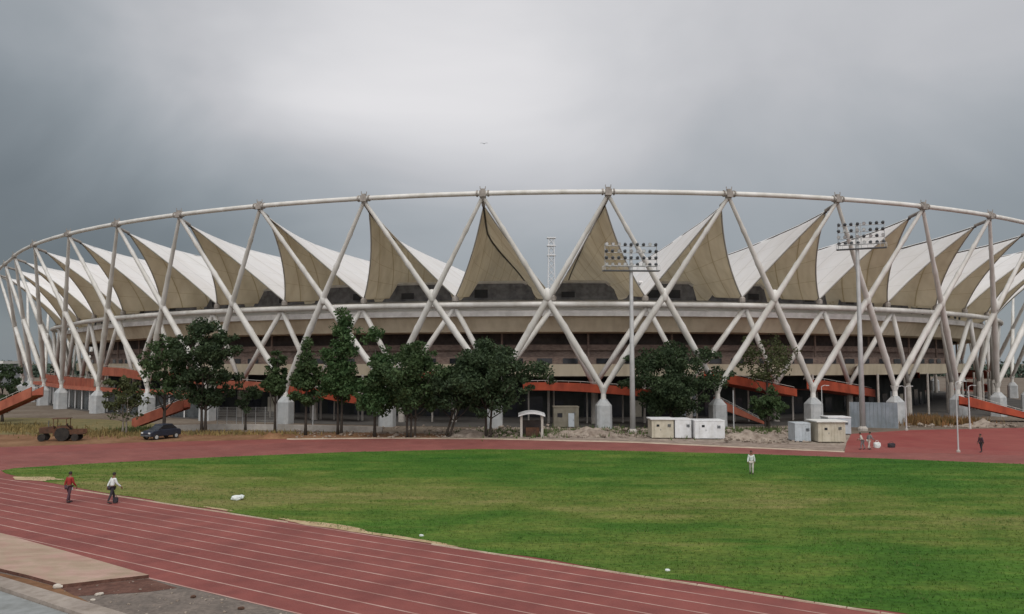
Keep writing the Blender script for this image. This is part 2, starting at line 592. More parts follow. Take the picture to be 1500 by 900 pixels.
# soil strip and dry verge at the left, beyond the far track
sheet('soil_strip', [g(-420, 677), g(-200, 665), g(0, 656.5), g(200, 649.5), g(420, 644.5), g(560, 643), g(720, 644.5), g(800, 645), g(735, 638), g(560, 634), g(400, 633), g(240, 633), g(0, 636), g(-300, 640)], .004, M['soil'])
sheet('dry_verge', [g(-300, 641), g(0, 637), g(120, 636), g(225, 633), g(245, 622), g(150, 614.5), g(60, 612.5), g(-40, 612), g(-300, 614)], .006, M['drygrass'])
sheet('rubble_ground', [g(640, 643), g(720, 642.5), g(930, 647), g(1100, 655), g(1235, 661), g(1245, 640), g(1240, 627), g(1100, 622), g(900, 624), g(700, 627)], .005, M['rubble'])
sheet('gravel_apron', [sn(-1.5, -TW - .02), sn(-1.5, -TW - 14), sn(60, -TW - 14), sn(60, -TW - .02)], .005, M['gravel'])

# lower left: paved landing with a broken edge, and a pale kerb
slab_px = [(-160, 745), (0, 785), (110, 816), (218, 847.5), (150, 855), (90, 862), (45, 849), (0, 838), (-160, 800)]
top = [g(*p) for p in slab_px]
sm = MB()
nS = len(top)
sv = [Vector((p.x, p.y, .13)) for p in top] + [Vector((p.x, p.y, -.02)) for p in top]
sf = [tuple(range(nS))[::-1]] + [(i, (i + 1) % nS, (i + 1) % nS + nS, i + nS) for i in range(nS)]
sm.add(sv, sf)
slab = tag(sm.build('paved_landing', M['paving']), kind='structure')
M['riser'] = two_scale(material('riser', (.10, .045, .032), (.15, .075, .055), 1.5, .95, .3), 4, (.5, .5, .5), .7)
slab.data.materials.append(M['riser'])  # soil-stained sides, with the step's shadow put into their dark colour
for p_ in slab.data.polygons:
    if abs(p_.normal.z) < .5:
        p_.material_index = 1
sheet('red_earth', [g(88, 862), g(217, 848.5), g(260, 862), g(215, 868), g(150, 872), g(110, 874)], .012, M['riser'])
kb = [g(-80, 826), g(0, 850), g(168, 901), g(260, 930), g(190, 930), g(104, 901), g(0, 866), g(-80, 839)]
km = MB()
nK = len(kb)
km.add([Vector((p.x, p.y, .15)) for p in kb] + [Vector((p.x, p.y, -.02)) for p in kb],
       [tuple(range(nK))[::-1]] + [(i, (i + 1) % nK, (i + 1) % nK + nK, i + nK) for i in range(nK)])
M['kerb'] = two_scale(material('kerb', (.34, .295, .255), (.27, .23, .20), .9, .85, .2, 6), 3, (.7, .68, .64), .8)
tag(km.build('pavement_kerb', M['kerb']), kind='structure')
M['wet_concrete'] = two_scale(material('wet_concrete', (.27, .285, .285), (.22, .23, .225), .6, .7, .1, 6), 2.5, (.72, .72, .70), .8)
sheet('pavement', [g(-120, 830), g(0, 867), g(104, 902), g(160, 925), g(-120, 925)], .03, M['wet_concrete'])
sheet('earth_gap', [g(-80, 822), g(0, 840), g(45, 850), g(92, 863), g(150, 893), g(0, 849), g(-80, 825)], .01, M['soil'])

# ------------------------------------------------------------------ stadium geometry
CX, CY, AR, EX, PH, PSI, NB = -1.70244, 236.53318, 148.64675, 0.83698, -0.22747, 0.28492, 56
OT = {-9: .004, -8: -.10, -7: .06, -6: .093, -5: .048, -4: -.049, -3: -.119, -2: -.112, -1: -.094, 0: -.067, 1: -.048, 2: -.029, 3: -.058, 4: -.073}
OB = {-7: -.036, -6: .091, -5: .082, -3: -.056, 0: -.027, 1: .031, 2: .016, 3: .022, 4: .02, 5: -.10}
OV = {-7.5: .087, -6.5: .15, -5.5: .102, -4.5: .115, -3.5: .096, -2.5: .068, -1.5: .07, .5: .037, 1.5: .112, 2.5: .089, 3.5: .15, 4.5: .15, 5.5: .0}


def E(k, r, z):
    t = PH + 2 * PI / NB * k
    x, y = AR * EX * r * math.sin(t), -AR * r * math.cos(t)
    c, s = math.cos(PSI), math.sin(PSI)
    w = min(max((-8.2 - k) / 2.5, 0), 1) * min(max((k + 22) / 6, 0), 1)
    return Vector((CX + c * x - s * y - 4.5 * w * w * (3 - 2 * w), CY + s * x + c * y, z))


def kt(k): return k + OT.get(k, -.06)
def kb_(k): return k + OB.get(k, 0.0)
def kv(k): return k + OV.get(k, .08)


def at_r(px, r, py=None, z=None):
    """ring index k of the near-side point of ring r that lies on the bearing of pixel column px; and z for pixel row py"""
    best = None
    for k in np.arange(-14, 14, .02):
        p = E(k, r, 0)
        x = 750 + F_PX * p.x / p.y        # close enough for a level bearing
        e = abs(x - px)
        if best is None or e < best[0] - 1e-6:
            best = (e, k, p)
    k, p = best[1], best[2]
    if py is None:
        return k
    d = ray(px, py)
    return k, HC + d.z / d.y * p.y


M['floor'] = two_scale(material('floor', (.10, .094, .086), (.07, .066, .062), .3, .9, .2, 5), 1.4, (.6, .6, .6), .7)
M['tint_glass'] = two_scale(material('tint_glass', (.05, .06, .065), (.09, .10, .105), .9, .25, spec=.5), 1.6, (.5, .5, .5), .6)
stad = empty('stadium', E(0, 1, 0), 'large oval stadium with white tensile tent roof on leaning crossed steel columns', 'stadium')
stad_inv = Matrix.Translation(stad.location).inverted()


def spart(mb, name, mat, parent=None, smooth=False, bevel=0.0):
    o = mb.build(name, mat, parent or stad, smooth, bevel)
    if parent is None:
        o.matrix_parent_inverse = stad_inv
    return o


def sweep(prof, ka, kb2, n):
    rows = []
    for (r, z) in prof:
        rows.append([E(ka + (kb2 - ka) * i / n, r, z) for i in range(n + 1)])
    return MB().grid(rows)


ZT = 27.68
KS = list(range(-22, 23))
# compression ring and lower ring
seq = []
for k in range(-28, 29):
    for q in range(3):
        seq.append(E(kt(k) + q / 3, 1.0, ZT))
spart(MB().tube(seq + [seq[0]], .29, 10, False), 'compression_ring', M['steel'], smooth=True)
seq = [E(k / 3, .915, 15.55) for k in range(-84, 85)]
spart(MB().tube(seq, .38, 10, False), 'lower_ring', M['steel'], smooth=True)

# crossed columns
for k in KS:
    for s in (-1, 1):
        b, t = E(kb_(k), .957, 4.7), E(kt(k + s), .999, ZT - .3)
        n = 48
        pts = [b.lerp(t, i / n) for i in range(n + 1)]
        rad = [np.interp(i / n, [0, .12, .3, .5, .7, 1], [.30, .37, .41, .37, .29, .22]) + (.055 if i in (8, 16, 32, 40) else 0) for i in range(n + 1)]
        spart(MB().tube(pts, rad, 10), 'column', M['steel'], smooth=True)
    p = E(kt(k), 1.0, ZT)
    t = PH + 2 * PI / NB * k + PSI
    mb = MB()
    mb.box((p.x, p.y, p.z - .05), (.75, .65, .75), t)
    mb.box((p.x, p.y, p.z + .45), (.5, .35, .2), t)
    for sx in (-1, 1):
        q = E(kt(k) + sx * .055, 1.0, ZT)
        mb.tube([E(kt(k) + sx * .040, 1.0, ZT), E(kt(k) + sx * .052, 1.0, ZT)], .40, 10)
        mb.tube([p + Vector((.3 * sx, 0, .5)), p + Vector((.32 * sx, 0, .85))], .05, 6)
    q = E(kt(k), .985, ZT - 1.0)
    mb.tube([p + Vector((0, 0, -.5)), q], .22, 8)
    spart(mb, 'ring_joint', M['node'])
for k in KS[:-1]:
    a0, a1 = E(kb_(k), .957, 4.7), E(kt(k + 1), .999, ZT - .3)
    b0, b1 = E(kb_(k + 1), .957, 4.7), E(kt(k), .999, ZT - .3)
    m = (a0.lerp(a1, .5) + b0.lerp(b1, .5)) / 2
    t = PH + 2 * PI / NB * (k + .5) + PSI
    mb = MB()
    mb.lathe([(.2, -.8), (.38, -.6), (.46, 0), (.38, .6), (.2, .8)], m, 10)
    spart(mb, 'crossing_joint', M['steel'], smooth=True)
# pedestals
for k in KS:
    p = E(kb_(k), .957, 0)
    t = PH + 2 * PI / NB * k + PSI
    ph = 3.55
    mb = MB()
    rows = []
    for z, w, d in ((-.1, .92, .95), (ph - .75, .90, .92), (ph - .1, .45, .5), (ph, .42, .45)):
        m = Matrix.Translation((p.x, p.y, z)) @ Matrix.Rotation(t, 4, 'Z')
        ch = .25
        poly = [(-w, -d + ch), (-w + ch, -d), (w - ch, -d), (w, -d + ch), (w, d - ch), (w - ch, d), (-w + ch, d), (-w, d - ch)]
        rows.append([m @ Vector((x, y, 0)) for x, y in poly])
    v = [q for r_ in rows for q in r_]
    f = [(i * 8 + j, i * 8 + (j + 1) % 8, (i + 1) * 8 + (j + 1) % 8, (i + 1) * 8 + j) for i in range(3) for j in range(8)]
    f.append(tuple(24 + j for j in range(8)))
    mb.add(v, f)
    o = spart(mb, 'pedestal', M['concrete_cool'])
    mb = MB()
    mb.tube([(p.x, p.y, ph - .1), (p.x, p.y, 4.2), (p.x, p.y, 4.95)], [.34, .30, .55], 10)
    mb.build('bearing', M['steel'], o)

# inner inverted-V posts under the lower ring
for k in KS[2:-2]:
    for s in (-.5, .5):
        b, t = E(k, .906, 4.9), E(kv(k + s), .912, 15.4)
        mid = b.lerp(t, .5)
        spart(MB().tube([b, mid, t], [.30, .38, .32], 8), 'inner_post', M['steel'], smooth=True)
    p = E(k, .906, 0)
    mb = MB().tube([(p.x, p.y, -.1), (p.x, p.y, 4.2), (p.x, p.y, 4.9)], [.45, .40, .30], 10)
    spart(mb, 'inner_pier', M['concrete'])

# roof: ridge heights, valley heights
RI = [(.986, 26.75), (.94, 25.6), (.87, 24.9), (.78, 24.6), (.69, 24.4), (.60, 24.1), (.40, 22.6)]
VA = [(.907, 16.7), (.85, 17.5), (.70, 19.6), (.55, 21.3), (.40, 22.0)]


RIP = np.polyfit([p[0] for p in RI], [p[1] for p in RI], 4)


def ridge(t):
    r = .986 + (.40 - .986) * t
    return r, float(np.polyval(RIP, r))
    for (r0, z0), (r1, z1) in zip(RI, RI[1:]):
        if r >= r1 - 1e-9:
            u = (r0 - r) / (r0 - r1)
            return r, z0 + (z1 - z0) * u
    return RI[-1]


def valley(t):
    r = .907 + (.40 - .907) * t
    for (r0, z0), (r1, z1) in zip(VA, VA[1:]):
        if r >= r1 - 1e-9:
            return r, z0 + (z1 - z0) * (r0 - r) / (r0 - r1)
    return VA[-1]


NU, NT = 12, 18


def grid_uv(o, ni, nj):
    me = o.data
    uv = me.uv_layers.new(name='UVMap')
    w = nj + 1
    for lp in me.loops:
        i, j = divmod(lp.vertex_index, w)
        uv.data[lp.index].uv = (j / nj, i / ni)
    return o


def seams(m, tone, n_t=11, dirt=.82):
    t = m.node_tree
    b = t.nodes['Principled BSDF']
    src = b.inputs['Base Color'].links[0].from_socket
    uvn = nd(t, 'ShaderNodeUVMap')
    sp = nd(t, 'ShaderNodeSeparateXYZ')
    t.links.new(uvn.outputs[0], sp.inputs[0])
    fr = math_node(t, 'FRACT', math_node(t, 'MULTIPLY', sp.outputs[1], float(n_t)))
    ln = math_node(t, 'LESS_THAN', fr, .045)
    fr2 = math_node(t, 'FRACT', math_node(t, 'MULTIPLY', sp.outputs[0], 8.0))
    ln2 = math_node(t, 'LESS_THAN', fr2, .02)
    ln = math_node(t, 'MAXIMUM', ln, ln2)
    mp_ = nd(t, 'ShaderNodeMapping')
    mp_.inputs['Scale'].default_value = (3.0, 26.0, 1)
    t.links.new(uvn.outputs[0], mp_.inputs[0])
    co = nd(t, 'ShaderNodeTexCoord')
    ad = nd(t, 'ShaderNodeVectorMath', operation='ADD')
    sc_ = nd(t, 'ShaderNodeVectorMath', operation='SCALE')
    sc_.inputs['Scale'].default_value = .02
    t.links.new(co.outputs['Object'], sc_.inputs[0])
    t.links.new(mp_.outputs[0], ad.inputs[0])
    t.links.new(sc_.outputs[0], ad.inputs[1])
    nz_ = nd(t, 'ShaderNodeTexNoise')
    nz_.inputs['Scale'].default_value = 1.0
    nz_.inputs['Detail'].default_value = 5
    t.links.new(ad.outputs[0], nz_.inputs['Vector'])
    rr = ramp_node(t, [(.42, (1, 1, 1)), (.72, (dirt, dirt * .985, dirt * .96))], 'LINEAR')
    t.links.new(nz_.outputs[0], rr.inputs[0])
    mx = nd(t, 'ShaderNodeMix', data_type='RGBA', blend_type='MULTIPLY')
    mx.inputs[0].default_value = 1
    t.links.new(src, mx.inputs[6])
    t.links.new(rr.outputs[0], mx.inputs[7])
    m2 = nd(t, 'ShaderNodeMix', data_type='RGBA', blend_type='MULTIPLY')
    t.links.new(math_node(t, 'MULTIPLY', ln, 1.0), m2.inputs[0])
    t.links.new(mx.outputs[2], m2.inputs[6])
    m2.inputs[7].default_value = (*tone, 1)
    for l in list(t.links):
        if l.from_socket == src and l.to_node in [b] + [n for n in t.nodes if n.type == 'BSDF_TRANSLUCENT']:
            t.links.new(m2.outputs[2], l.to_socket)


seams(M['membrane'], (.84, .84, .83), 11, .94)
seams(M['shaded_underside'], (.76, .70, .56), 11, .88)


def mem_point(k, side, u, t):
    """side -1/+1, u 0 ridge .. 1 valley, t 0 outer .. 1 inner"""
    rr, zr = ridge(t)
    rv, zv = valley(t)
    kr, kvv = kt(k), kv(k + .5 * side)
    r = rr + (rv - rr) * u
    z = zr + (zv - zr) * u
    kk = kr + (kvv - kr) * u
    bow = 4 * u * (1 - u)
    r -= .007 * bow * (1 - t) ** 2            # scalloped outer edge
    kk -= side * .030 * bow * (1 - t)
    z -= .35 * bow * math.sin(PI * t)
    return E(kk, r, z) + Vector((8.0 * max(0, .907 - r) / .507, 0, 0))     # the inner ring sits a little off centre


for k in KS:
    rows_t, rows_l = [], []
    for i in range(NT + 1):
        t = (i / NT) ** 1.25
        row = [mem_point(k, -1, 1 - j / NU, t) for j in range(NU)] + [mem_point(k, 1, j / NU, t) for j in range(NU + 1)]
        rows_t.append(row)
    mem = grid_uv(spart(MB().grid(rows_t), 'roof_membrane', M['membrane'], smooth=True), NT, 2 * NU)
    grid_uv(MB().grid([[p + Vector((0, 0, -.09)) for p in r_] for r_ in rows_t]).build('shaded_underside', M['shaded_underside'], mem, smooth=True), NT, 2 * NU)
    mb = MB()
    mb.tube([mem_point(k, 1, 0, i / 16) + Vector((0, 0, -.22)) for i in range(17)], .13, 6)
    mb.build('ridge_cable', M['cable'], mem, smooth=True)
    mb = MB()
    edge = [mem_point(k, -1, 1 - j / NU, 0) for j in range(NU)] + [mem_point(k, 1, j / NU, 0) for j in range(NU + 1)]
    mb.tube(edge, .09, 6)
    mb.build('edge_cable', M['steel_grey'], mem, smooth=True)
    p = E(kv(k + .5), .907, 16.45)
    spart(MB().lathe([(.25, -.6), (.45, -.3), (.45, .2), (.2, .45)], p, 10), 'valley_anchor', M['node'])

# inner tension ring with catwalk
spart(MB().tube([E(k / 2, .40, 22.3) + Vector((8, 0, 0)) for k in range(-56, 57)], .45, 8, False), 'tension_ring', M['steel'])

# bowl: upper rear wall under the roof, scalloped to the membrane
prof_top, prof_bot = [], []
RW = .845


def roof_z(kf, r):
    k = int(round(kf + .06))
    side = 1 if kf >= kt(k) else -1
    u = abs(kf - kt(k)) / max(abs(kv(k + .5 * side) - kt(k)), .01)
    u = min(u, 1)
    zr = ridge((.986 - r) / (.986 - .40))[1]
    zv = valley((.907 - r) / (.907 - .40))[1]
    return zr + (zv - zr) * u - .35 * 4 * u * (1 - u) * .7


cap, run = [], []
for i in range(-56 * 10, 56 * 10 + 1):
    kf = i / 20
    z = min(19.5, roof_z(kf, RW) - .55)
    prof_top.append(E(kf, RW, z))
    prof_bot.append(E(kf, RW, 15.5))
    if z > 18.9:
        run.append(E(kf, RW, z + .05))
    else:
        if len(run) > 3:
            cap.append(run)
        run = []
spart(MB().grid([prof_bot, prof_top]), 'upper_rear_wall', M['darkwall'])
mb = MB()
for run in cap:
    mb.tube(run, .24, 6)
spart(mb, 'wall_coping', M['pale'])
# framed openings along the upper wall
for k in range(-10, 8):
    for q in (-.24 + .05 * math.sin(k * 2.1), .10 + .06 * math.sin(k * 3.7)):
        if math.sin(k * 5.3 + q * 9) > .55:
            continue
        mb = MB().grid([[E(k + q + j * .04, RW + .0012, 17.3) for j in range(5)], [E(k + q + j * .04, RW + .0012, 18.0 + .5 * abs(math.sin(k * 1.3 + q))) for j in range(5)]])
        spart(mb, 'wall_opening', M['seats'])
# sloping metal roof strip between wall and rim, lip, fascia, recess, slab ...
spart(sweep([(.897, 14.95), (.895, 15.05), (.875, 15.7), (.846, 16.95)], -28, 28, 224), 'gutter_roof', M['gutter'])
spart(sweep([(.893, 14.18), (.898, 14.18), (.898, 14.9), (.896, 15.0)], -28, 28, 224), 'gutter_lip', M['pale'])
spart(sweep([(.86, 12.05), (.884, 12.15), (.892, 14.25), (.885, 14.4)], -28, 28, 224), 'rim_fascia', M['fascia'])
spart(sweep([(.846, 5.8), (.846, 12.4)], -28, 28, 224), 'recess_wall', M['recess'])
spart(sweep([(.847, 8.7), (.852, 8.7), (.852, 9.1), (.849, 9.1), (.849, 9.7), (.853, 9.7), (.853, 10.5), (.847, 10.5)], -28, 28, 224), 'louvre_band', M['louvre'])
spart(sweep([(.82, 6.0), (.872, 6.1), (.873, 7.75), (.868, 7.75), (.846, 7.6)], -28, 28, 224), 'concourse_slab', M['fascia'])
spart(sweep([(.865, 7.72), (.866, 7.72), (.866, 8.75), (.846, 8.8)], -28, 28, 224), 'slit_wall', M['louvre'])
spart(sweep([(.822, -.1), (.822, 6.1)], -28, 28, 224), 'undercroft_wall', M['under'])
spart(sweep([(.845, 15.4), (.80, 13.6), (.52, 2.0), (.50, 1.0)], -28, 28, 112), 'seating_bowl', M['seats'])
for k in range(-11, 9):
    for q in (.12, .45, .74):
        ka, kb2 = k + q, k + q + .17
        mb = MB().grid([[E(ka + (kb2 - ka) * j / 3, .8668, 7.82) for j in range(4)], [E(ka + (kb2 - ka) * j / 3, .8668, 8.55) for j in range(4)]])
        spart(mb, 'window', M['glass'])
    # upper recess fins
    p = E(k + .05, .858, 0)
    mb = MB().tube([(p.x, p.y, 7.8), (p.x, p.y, 12.3)], .16, 6)
    spart(mb, 'recess_fin', M['louvre'])
    # undercroft posts
    for q in (.0, .5):
        p = E(k + q + .04, .900, 0)
        mb = MB().tube([(p.x, p.y, -.1), (p.x, p.y, 6.3)], .17, 8)
        spart(mb, 'support_post', M['concrete'])
    # doors and shutters in the undercroft
    for q, w, h, mt in ((.08, .16, 2.6, 'glass'), (.34, .22, 3.0, 'grey_panel' if k % 4 == 1 else 'glass'), (.68, .14, 2.4, 'cream' if k % 5 == 0 else 'glass')):
        mb = MB().grid([[E(k + q + w * j / 3, .8226, .0) for j in range(4)], [E(k + q + w * j / 3, .8226, h) for j in range(4)]])
        spart(mb, 'shutter', M[mt])
spart(sweep([(.95, .03), (.82, .03)], -28, 28, 224), 'concourse_floor', M['floor'])
for k in range(-10, -4):                       # glazed entrance hall at the left end
    for q in (0, .25, .5, .75):
        spart(MB().grid([[E(k + q + .24 * j / 3, .938, .05) for j in range(4)], [E(k + q + .24 * j / 3, .938, 3.3) for j in range(4)]]), 'entrance_glazing', M['tint_glass'])
        p = E(k + q - .005, .94, 0)
        spart(MB().tube([(p.x, p.y, 0), (p.x, p.y, 3.4)], .10, 6), 'mullion', M['pale'])
spart(sweep([(.92, 3.75), (.942, 3.75), (.944, 3.3), (.936, 3.28)], -10.2, -4, 48), 'entrance_beam', M['orange_pale'])
for k in range(-9, 7):
    for q in (.15, .52, .83):
        p = E(k + q, .872, 15.95)
        mb = MB().box((p.x, p.y, p.z + .18), (.35, .3, .42), PH + 2 * PI / NB * (k + q) + PSI)
        mb.tube([(p.x, p.y, p.z - .3), (p.x, p.y, p.z + .1)], .06, 6)
        spart(mb, 'gutter_lamp', M['lamp_body'])
# orange parapets of the concourse ramps (pixel column, top row, bottom row, ring)
RAMPS = [
    (.930, [(765, 561, 575), (800, 560.5, 575), (850, 562, 577), (905, 566, 581), (965, 573, 586)], 'orange'),
    (.930, [(1030, 543, 558), (1060, 547, 564), (1100, 556, 571), (1165, 570, 584)], 'orange'),
    (.930, [(1180, 557, 573), (1210, 558, 575), (1260, 567, 582), (1312, 578, 590)], 'orange'),
    (.885, [(1255, 537, 551), (1300, 540, 553), (1345, 546, 557)], 'orange'),
    (.930, [(425, 566, 581), (460, 569, 584), (500, 575, 592), (530, 579, 595)], 'orange'),
    (.930, [(318, 558, 572), (360, 559, 574), (400, 562, 578), (430, 566, 580)], 'orange_pale'),
    (.930, [(250, 545, 560), (285, 550, 566)], 'orange_pale'),
    (.930, [(615, 545, 560), (650, 546, 563), (690, 550, 566)], 'orange_pale'),
    (.930, [(150, 538, 553), (180, 540, 555), (210, 546, 560)], 'orange_pale'),
    (.930, [(52, 548, 560), (95, 552, 567), (140, 556, 573)], 'orange_pale'),
    (.930, [(1403, 558, 572), (1430, 561, 575), (1458, 566, 577)], 'orange'),
    (.900, [(1398, 542, 556), (1445, 543, 556), (1480, 546, 558)], 'orange'),
]
for r0, prof, mt in RAMPS:
    rows = [[], [], [], []]
    for (px, y0, y1) in prof:
        k, z0 = at_r(px, r0, y0)
        _, z1 = at_r(px, r0, y1 - 3)
        rows[0].append(E(k, r0 - .030, z1 - .15))
        rows[1].append(E(k, r0, z1))
        rows[2].append(E(k, r0, z0))
        rows[3].append(E(k, r0 - .004, z0 + .02))
    # densify
    fin = []
    for r_ in rows:
        q = []
        for a, b in zip(r_, r_[1:]):
            q += [a.lerp(b, j / 3) for j in range(3)]
        fin.append(q + [r_[-1]])
    par = spart(MB().grid(fin), 'ramp_parapet', M[mt])
    top = [p + Vector((0, 0, .22)) for p in fin[3]]
    mb = MB().tube(top, .035, 5)
    for a, b in zip(fin[3], top):
        mb.tube([a, b], .025, 4)
    mb.build('handrail', M['steel_grey'], par)
    for a in fin[0][1::3]:
        MB().tube([(a.x, a.y, 0), (a.x, a.y, a.z)], .12, 6).build('prop', M['concrete'], par)


def stair_ramp(px0, y0, px1, y1, yb, width, mat):
    """a sloping flight outside the bowl: walks from high end to low end"""
    a, b = g(px0, yb), g(px1, yb)
    za = HC + ray(px0, y0).z / ray(px0, y0).y * a.y
    zb = max(HC + ray(px1, y1).z / ray(px1, y1).y * b.y, .25)
    d = (b - a).normalized()
    n = Vector((-d.y, d.x, 0))
    mb = MB()
    for s in (0, 1):
        q0, q1 = a + n * s * width, b + n * s * width
        mb.add([Vector((q0.x, q0.y, za)), Vector((q1.x, q1.y, zb)), Vector((q1.x, q1.y, max(zb - 1.15, 0))), Vector((q0.x, q0.y, za - 1.3)),
                Vector((q0.x, q0.y, za)) + n * .15, Vector((q1.x, q1.y, zb)) + n * .15, Vector((q1.x, q1.y, max(zb - 1.15, 0))) + n * .15, Vector((q0.x, q0.y, za - 1.3)) + n * .15],
               [(0, 1, 2, 3), (4, 7, 6, 5), (0, 4, 5, 1), (3, 2, 6, 7), (0, 3, 7, 4), (1, 5, 6, 2)])
    p0, p1 = a + n * .1, b + n * .1
    mb.add([Vector((p0.x, p0.y, za - 1.1)), Vector((p1.x, p1.y, max(zb - 1.0, .03))), Vector((p1.x, p1.y, max(zb - 1.0, .03))) + n * width, Vector((p0.x, p0.y, za - 1.1)) + n * width], [(0, 1, 2, 3)])
    er = spart(mb, 'entrance_ramp', mat)
    rl = MB()
    for s_ in (.07, width + .07):
        q0, q1 = a + n * s_, b + n * s_
        t0, t1 = Vector((q0.x, q0.y, za + .25)), Vector((q1.x, q1.y, zb + .25))
        rl.tube([t0, t1], .035, 6)
        for i in range(9):
            m_ = t0.lerp(t1, i / 8)
            rl.tube([m_, m_ - Vector((0, 0, .3))], .025, 5)
    rl.build('handrail', M['steel_grey'], er)


stair_ramp(1052, 583, 1120, 618, 622, 2.0, M['orange_pale'])
stair_ramp(278, 583, 205, 612, 627, 2.0, M['orange_pale'])
stair_ramp(62, 566, -10, 600, 622, 2.5, M['orange_pale'])
stair_ramp(1420, 581, 1530, 612, 619, 2.2, M['orange'])

# ------------------------------------------------------------------ trees


def leaf_mesh(name, mat, centers, radii, counts, size, parent, flat=.75, offset=(0, 0, 0)):
    vs, n = [], 0
    allp, alls = [], []
    for c, r, cnt in zip(centers, radii, counts):
        d = rng.normal(size=(cnt, 3))
        d /= np.linalg.norm(d, axis=1)[:, None]
        rad = rng.random(cnt) ** .45
        p = np.array(c) + d * rad[:, None] * np.array([r, r, r * flat])
        allp.append(p)
    p = np.concatenate(allp)
    N = len(p)
    a = rng.normal(size=(N, 3))
    a /= np.linalg.norm(a, axis=1)[:, None]
    b = rng.normal(size=(N, 3))
    b -= (b * a).sum(1)[:, None] * a
    b /= np.linalg.norm(b, axis=1)[:, None]
    s = size * (.55 + .9 * rng.random(N))[:, None]
    v = np.stack([p - a * s, p + b * s * .55, p + a * s, p - b * s * .55], 1).reshape(-1, 3) - np.array(offset)
    me = bpy.data.meshes.new(name)
    me.vertices.add(N * 4)
    me.vertices.foreach_set('co', v.astype(np.float32).ravel())
    me.loops.add(N * 4)
    me.loops.foreach_set('vertex_index', np.arange(N * 4, dtype=np.int32))
    me.polygons.add(N)
    me.polygons.foreach_set('loop_start', np.arange(0, N * 4, 4, dtype=np.int32))
    me.polygons.foreach_set('loop_total', np.full(N, 4, dtype=np.int32))
    me.update(calc_edges=True)
    me.materials.append(mat)
    o = bpy.data.objects.new(name, me)
    COL.objects.link(o)
    if parent:
        o.parent = parent
    return o


def tree(px, pbase, ptop, wpx, pcrown, label, leaf, bark='bark', trunks=1, dens=1.0, shape='round', lean=0.0, group='trees along the stadium concourse', xoff=0.0, name='tree', tr=1.0, leafsize=1.0):
    base = g(px, pbase)
    d = base.y
    mpp = d / F_PX
    H = HC + ray(px, ptop).z / ray(px, ptop).y * d
    zc = max(HC + ray(px, pcrown).z / ray(px, pcrown).y * d, .6)      # underside of the crown
    W = wpx * mpp
    t = empty(name, base, label, 'tree', group)
    mb = MB()
    hc = H - zc
    tips = []
    for q in range(trunks):
        ox = (q - (trunks - 1) / 2) * .7
        lx = lean * hc + ox * .9
        top = Vector((lx + xoff * W, random.uniform(-.3, .3), zc + hc * (.75 if shape != 'round' else .5)))
        b = Vector((ox * .6, random.uniform(-.2, .2), -.1))
        pts = []
        for i in range(7):
            u = i / 6
            w = Vector((mnoise.noise(Vector((q * 3 + px * .1, u * 2, 1))), mnoise.noise(Vector((q * 3 + px * .1, u * 2, 7))), 0)) * .35 * u
            pts.append(b.lerp(top, u) + w)
        r0 = (.07 + .013 * H) * tr / (trunks ** .4) * (.7 if shape == 'cone' else 1)
        mb.tube(pts, [r0 * (1.35 if i == 0 else 1) * (1 - .11 * i) for i in range(7)], 8)
        nl = 6 if shape == 'round' else 5
        for j in range(nl):
            i0 = 2 + j % 4
            p0 = pts[i0]
            az = j * 2.4 + q + px
            ln = W * (.34 if shape == 'round' else .28) * random.uniform(.7, 1.1)
            p2 = p0 + Vector((math.cos(az) * ln, math.sin(az) * ln, hc * random.uniform(.15, .35)))
            p1 = p0.lerp(p2, .5) + Vector((0, 0, -.08 * ln))
            mb.tube([p0, p1, p2], [r0 * .45, r0 * .3, r0 * .12], 6)
            tips.append(p2)
    mb.build('trunk', M[bark], t, smooth=True)
    cs, rs, cn = [], [], []
    ncl = int((28 if shape == 'round' else 18) * max(.6, W / 5) * max(.7, hc / 6))
    ncl = min(int(ncl * 1.3) + (30 if shape == 'cone' else 14), 95)
    for j in range(ncl):
        for _ in range(30):
            x, y, z = rng.uniform(-1, 1, 3)
            u = (z + 1) / 2
            if shape == 'round':
                lim = math.sqrt(max(0, 1 - (abs(z) ** 2.2))) * (1.0 if z > -.3 else .85)
            elif shape == 'cone':
                lim = (1 - u) ** .75 * .9 + .10 if u > .15 else .5 + u * 2.6
            else:
                lim = (math.sin(PI * min(.98, .12 + .85 * u)) ** .6)
            if math.hypot(x, y) <= lim:
                break
        q = 1 + .75 * mnoise.noise(Vector((x * 1.7 + px, y * 1.7, z * 1.9)))
        cs.append((x * W / 2 * .86 * q + xoff * W + lean * hc * u, y * W / 2 * .86 * q, zc + hc * (.06 + .88 * u)))
        out = random.random() < (.16 if shape == 'cone' else .28)
        r_ = (.12 if shape == 'round' else .155) * W * (random.uniform(.4, .65) if out else random.uniform(.75, 1.25))
        if out:
            cs[-1] = (cs[-1][0] * 1.2, cs[-1][1] * 1.2, zc + (cs[-1][2] - zc) * 1.03)
        r_ = max(min(r_, 1.5), .28)
        rs.append(r_)
        cn.append(int(118 * dens * (r_ / .9) ** 2 + 30 * dens))
    for p in tips:
        cs.append(tuple(p))
        rs.append(.09 * W + .25)
        cn.append(int(45 * dens))
    leaf_mesh('crown', M[leaf], cs, rs, cn, .165 * leafsize, t)
    return t


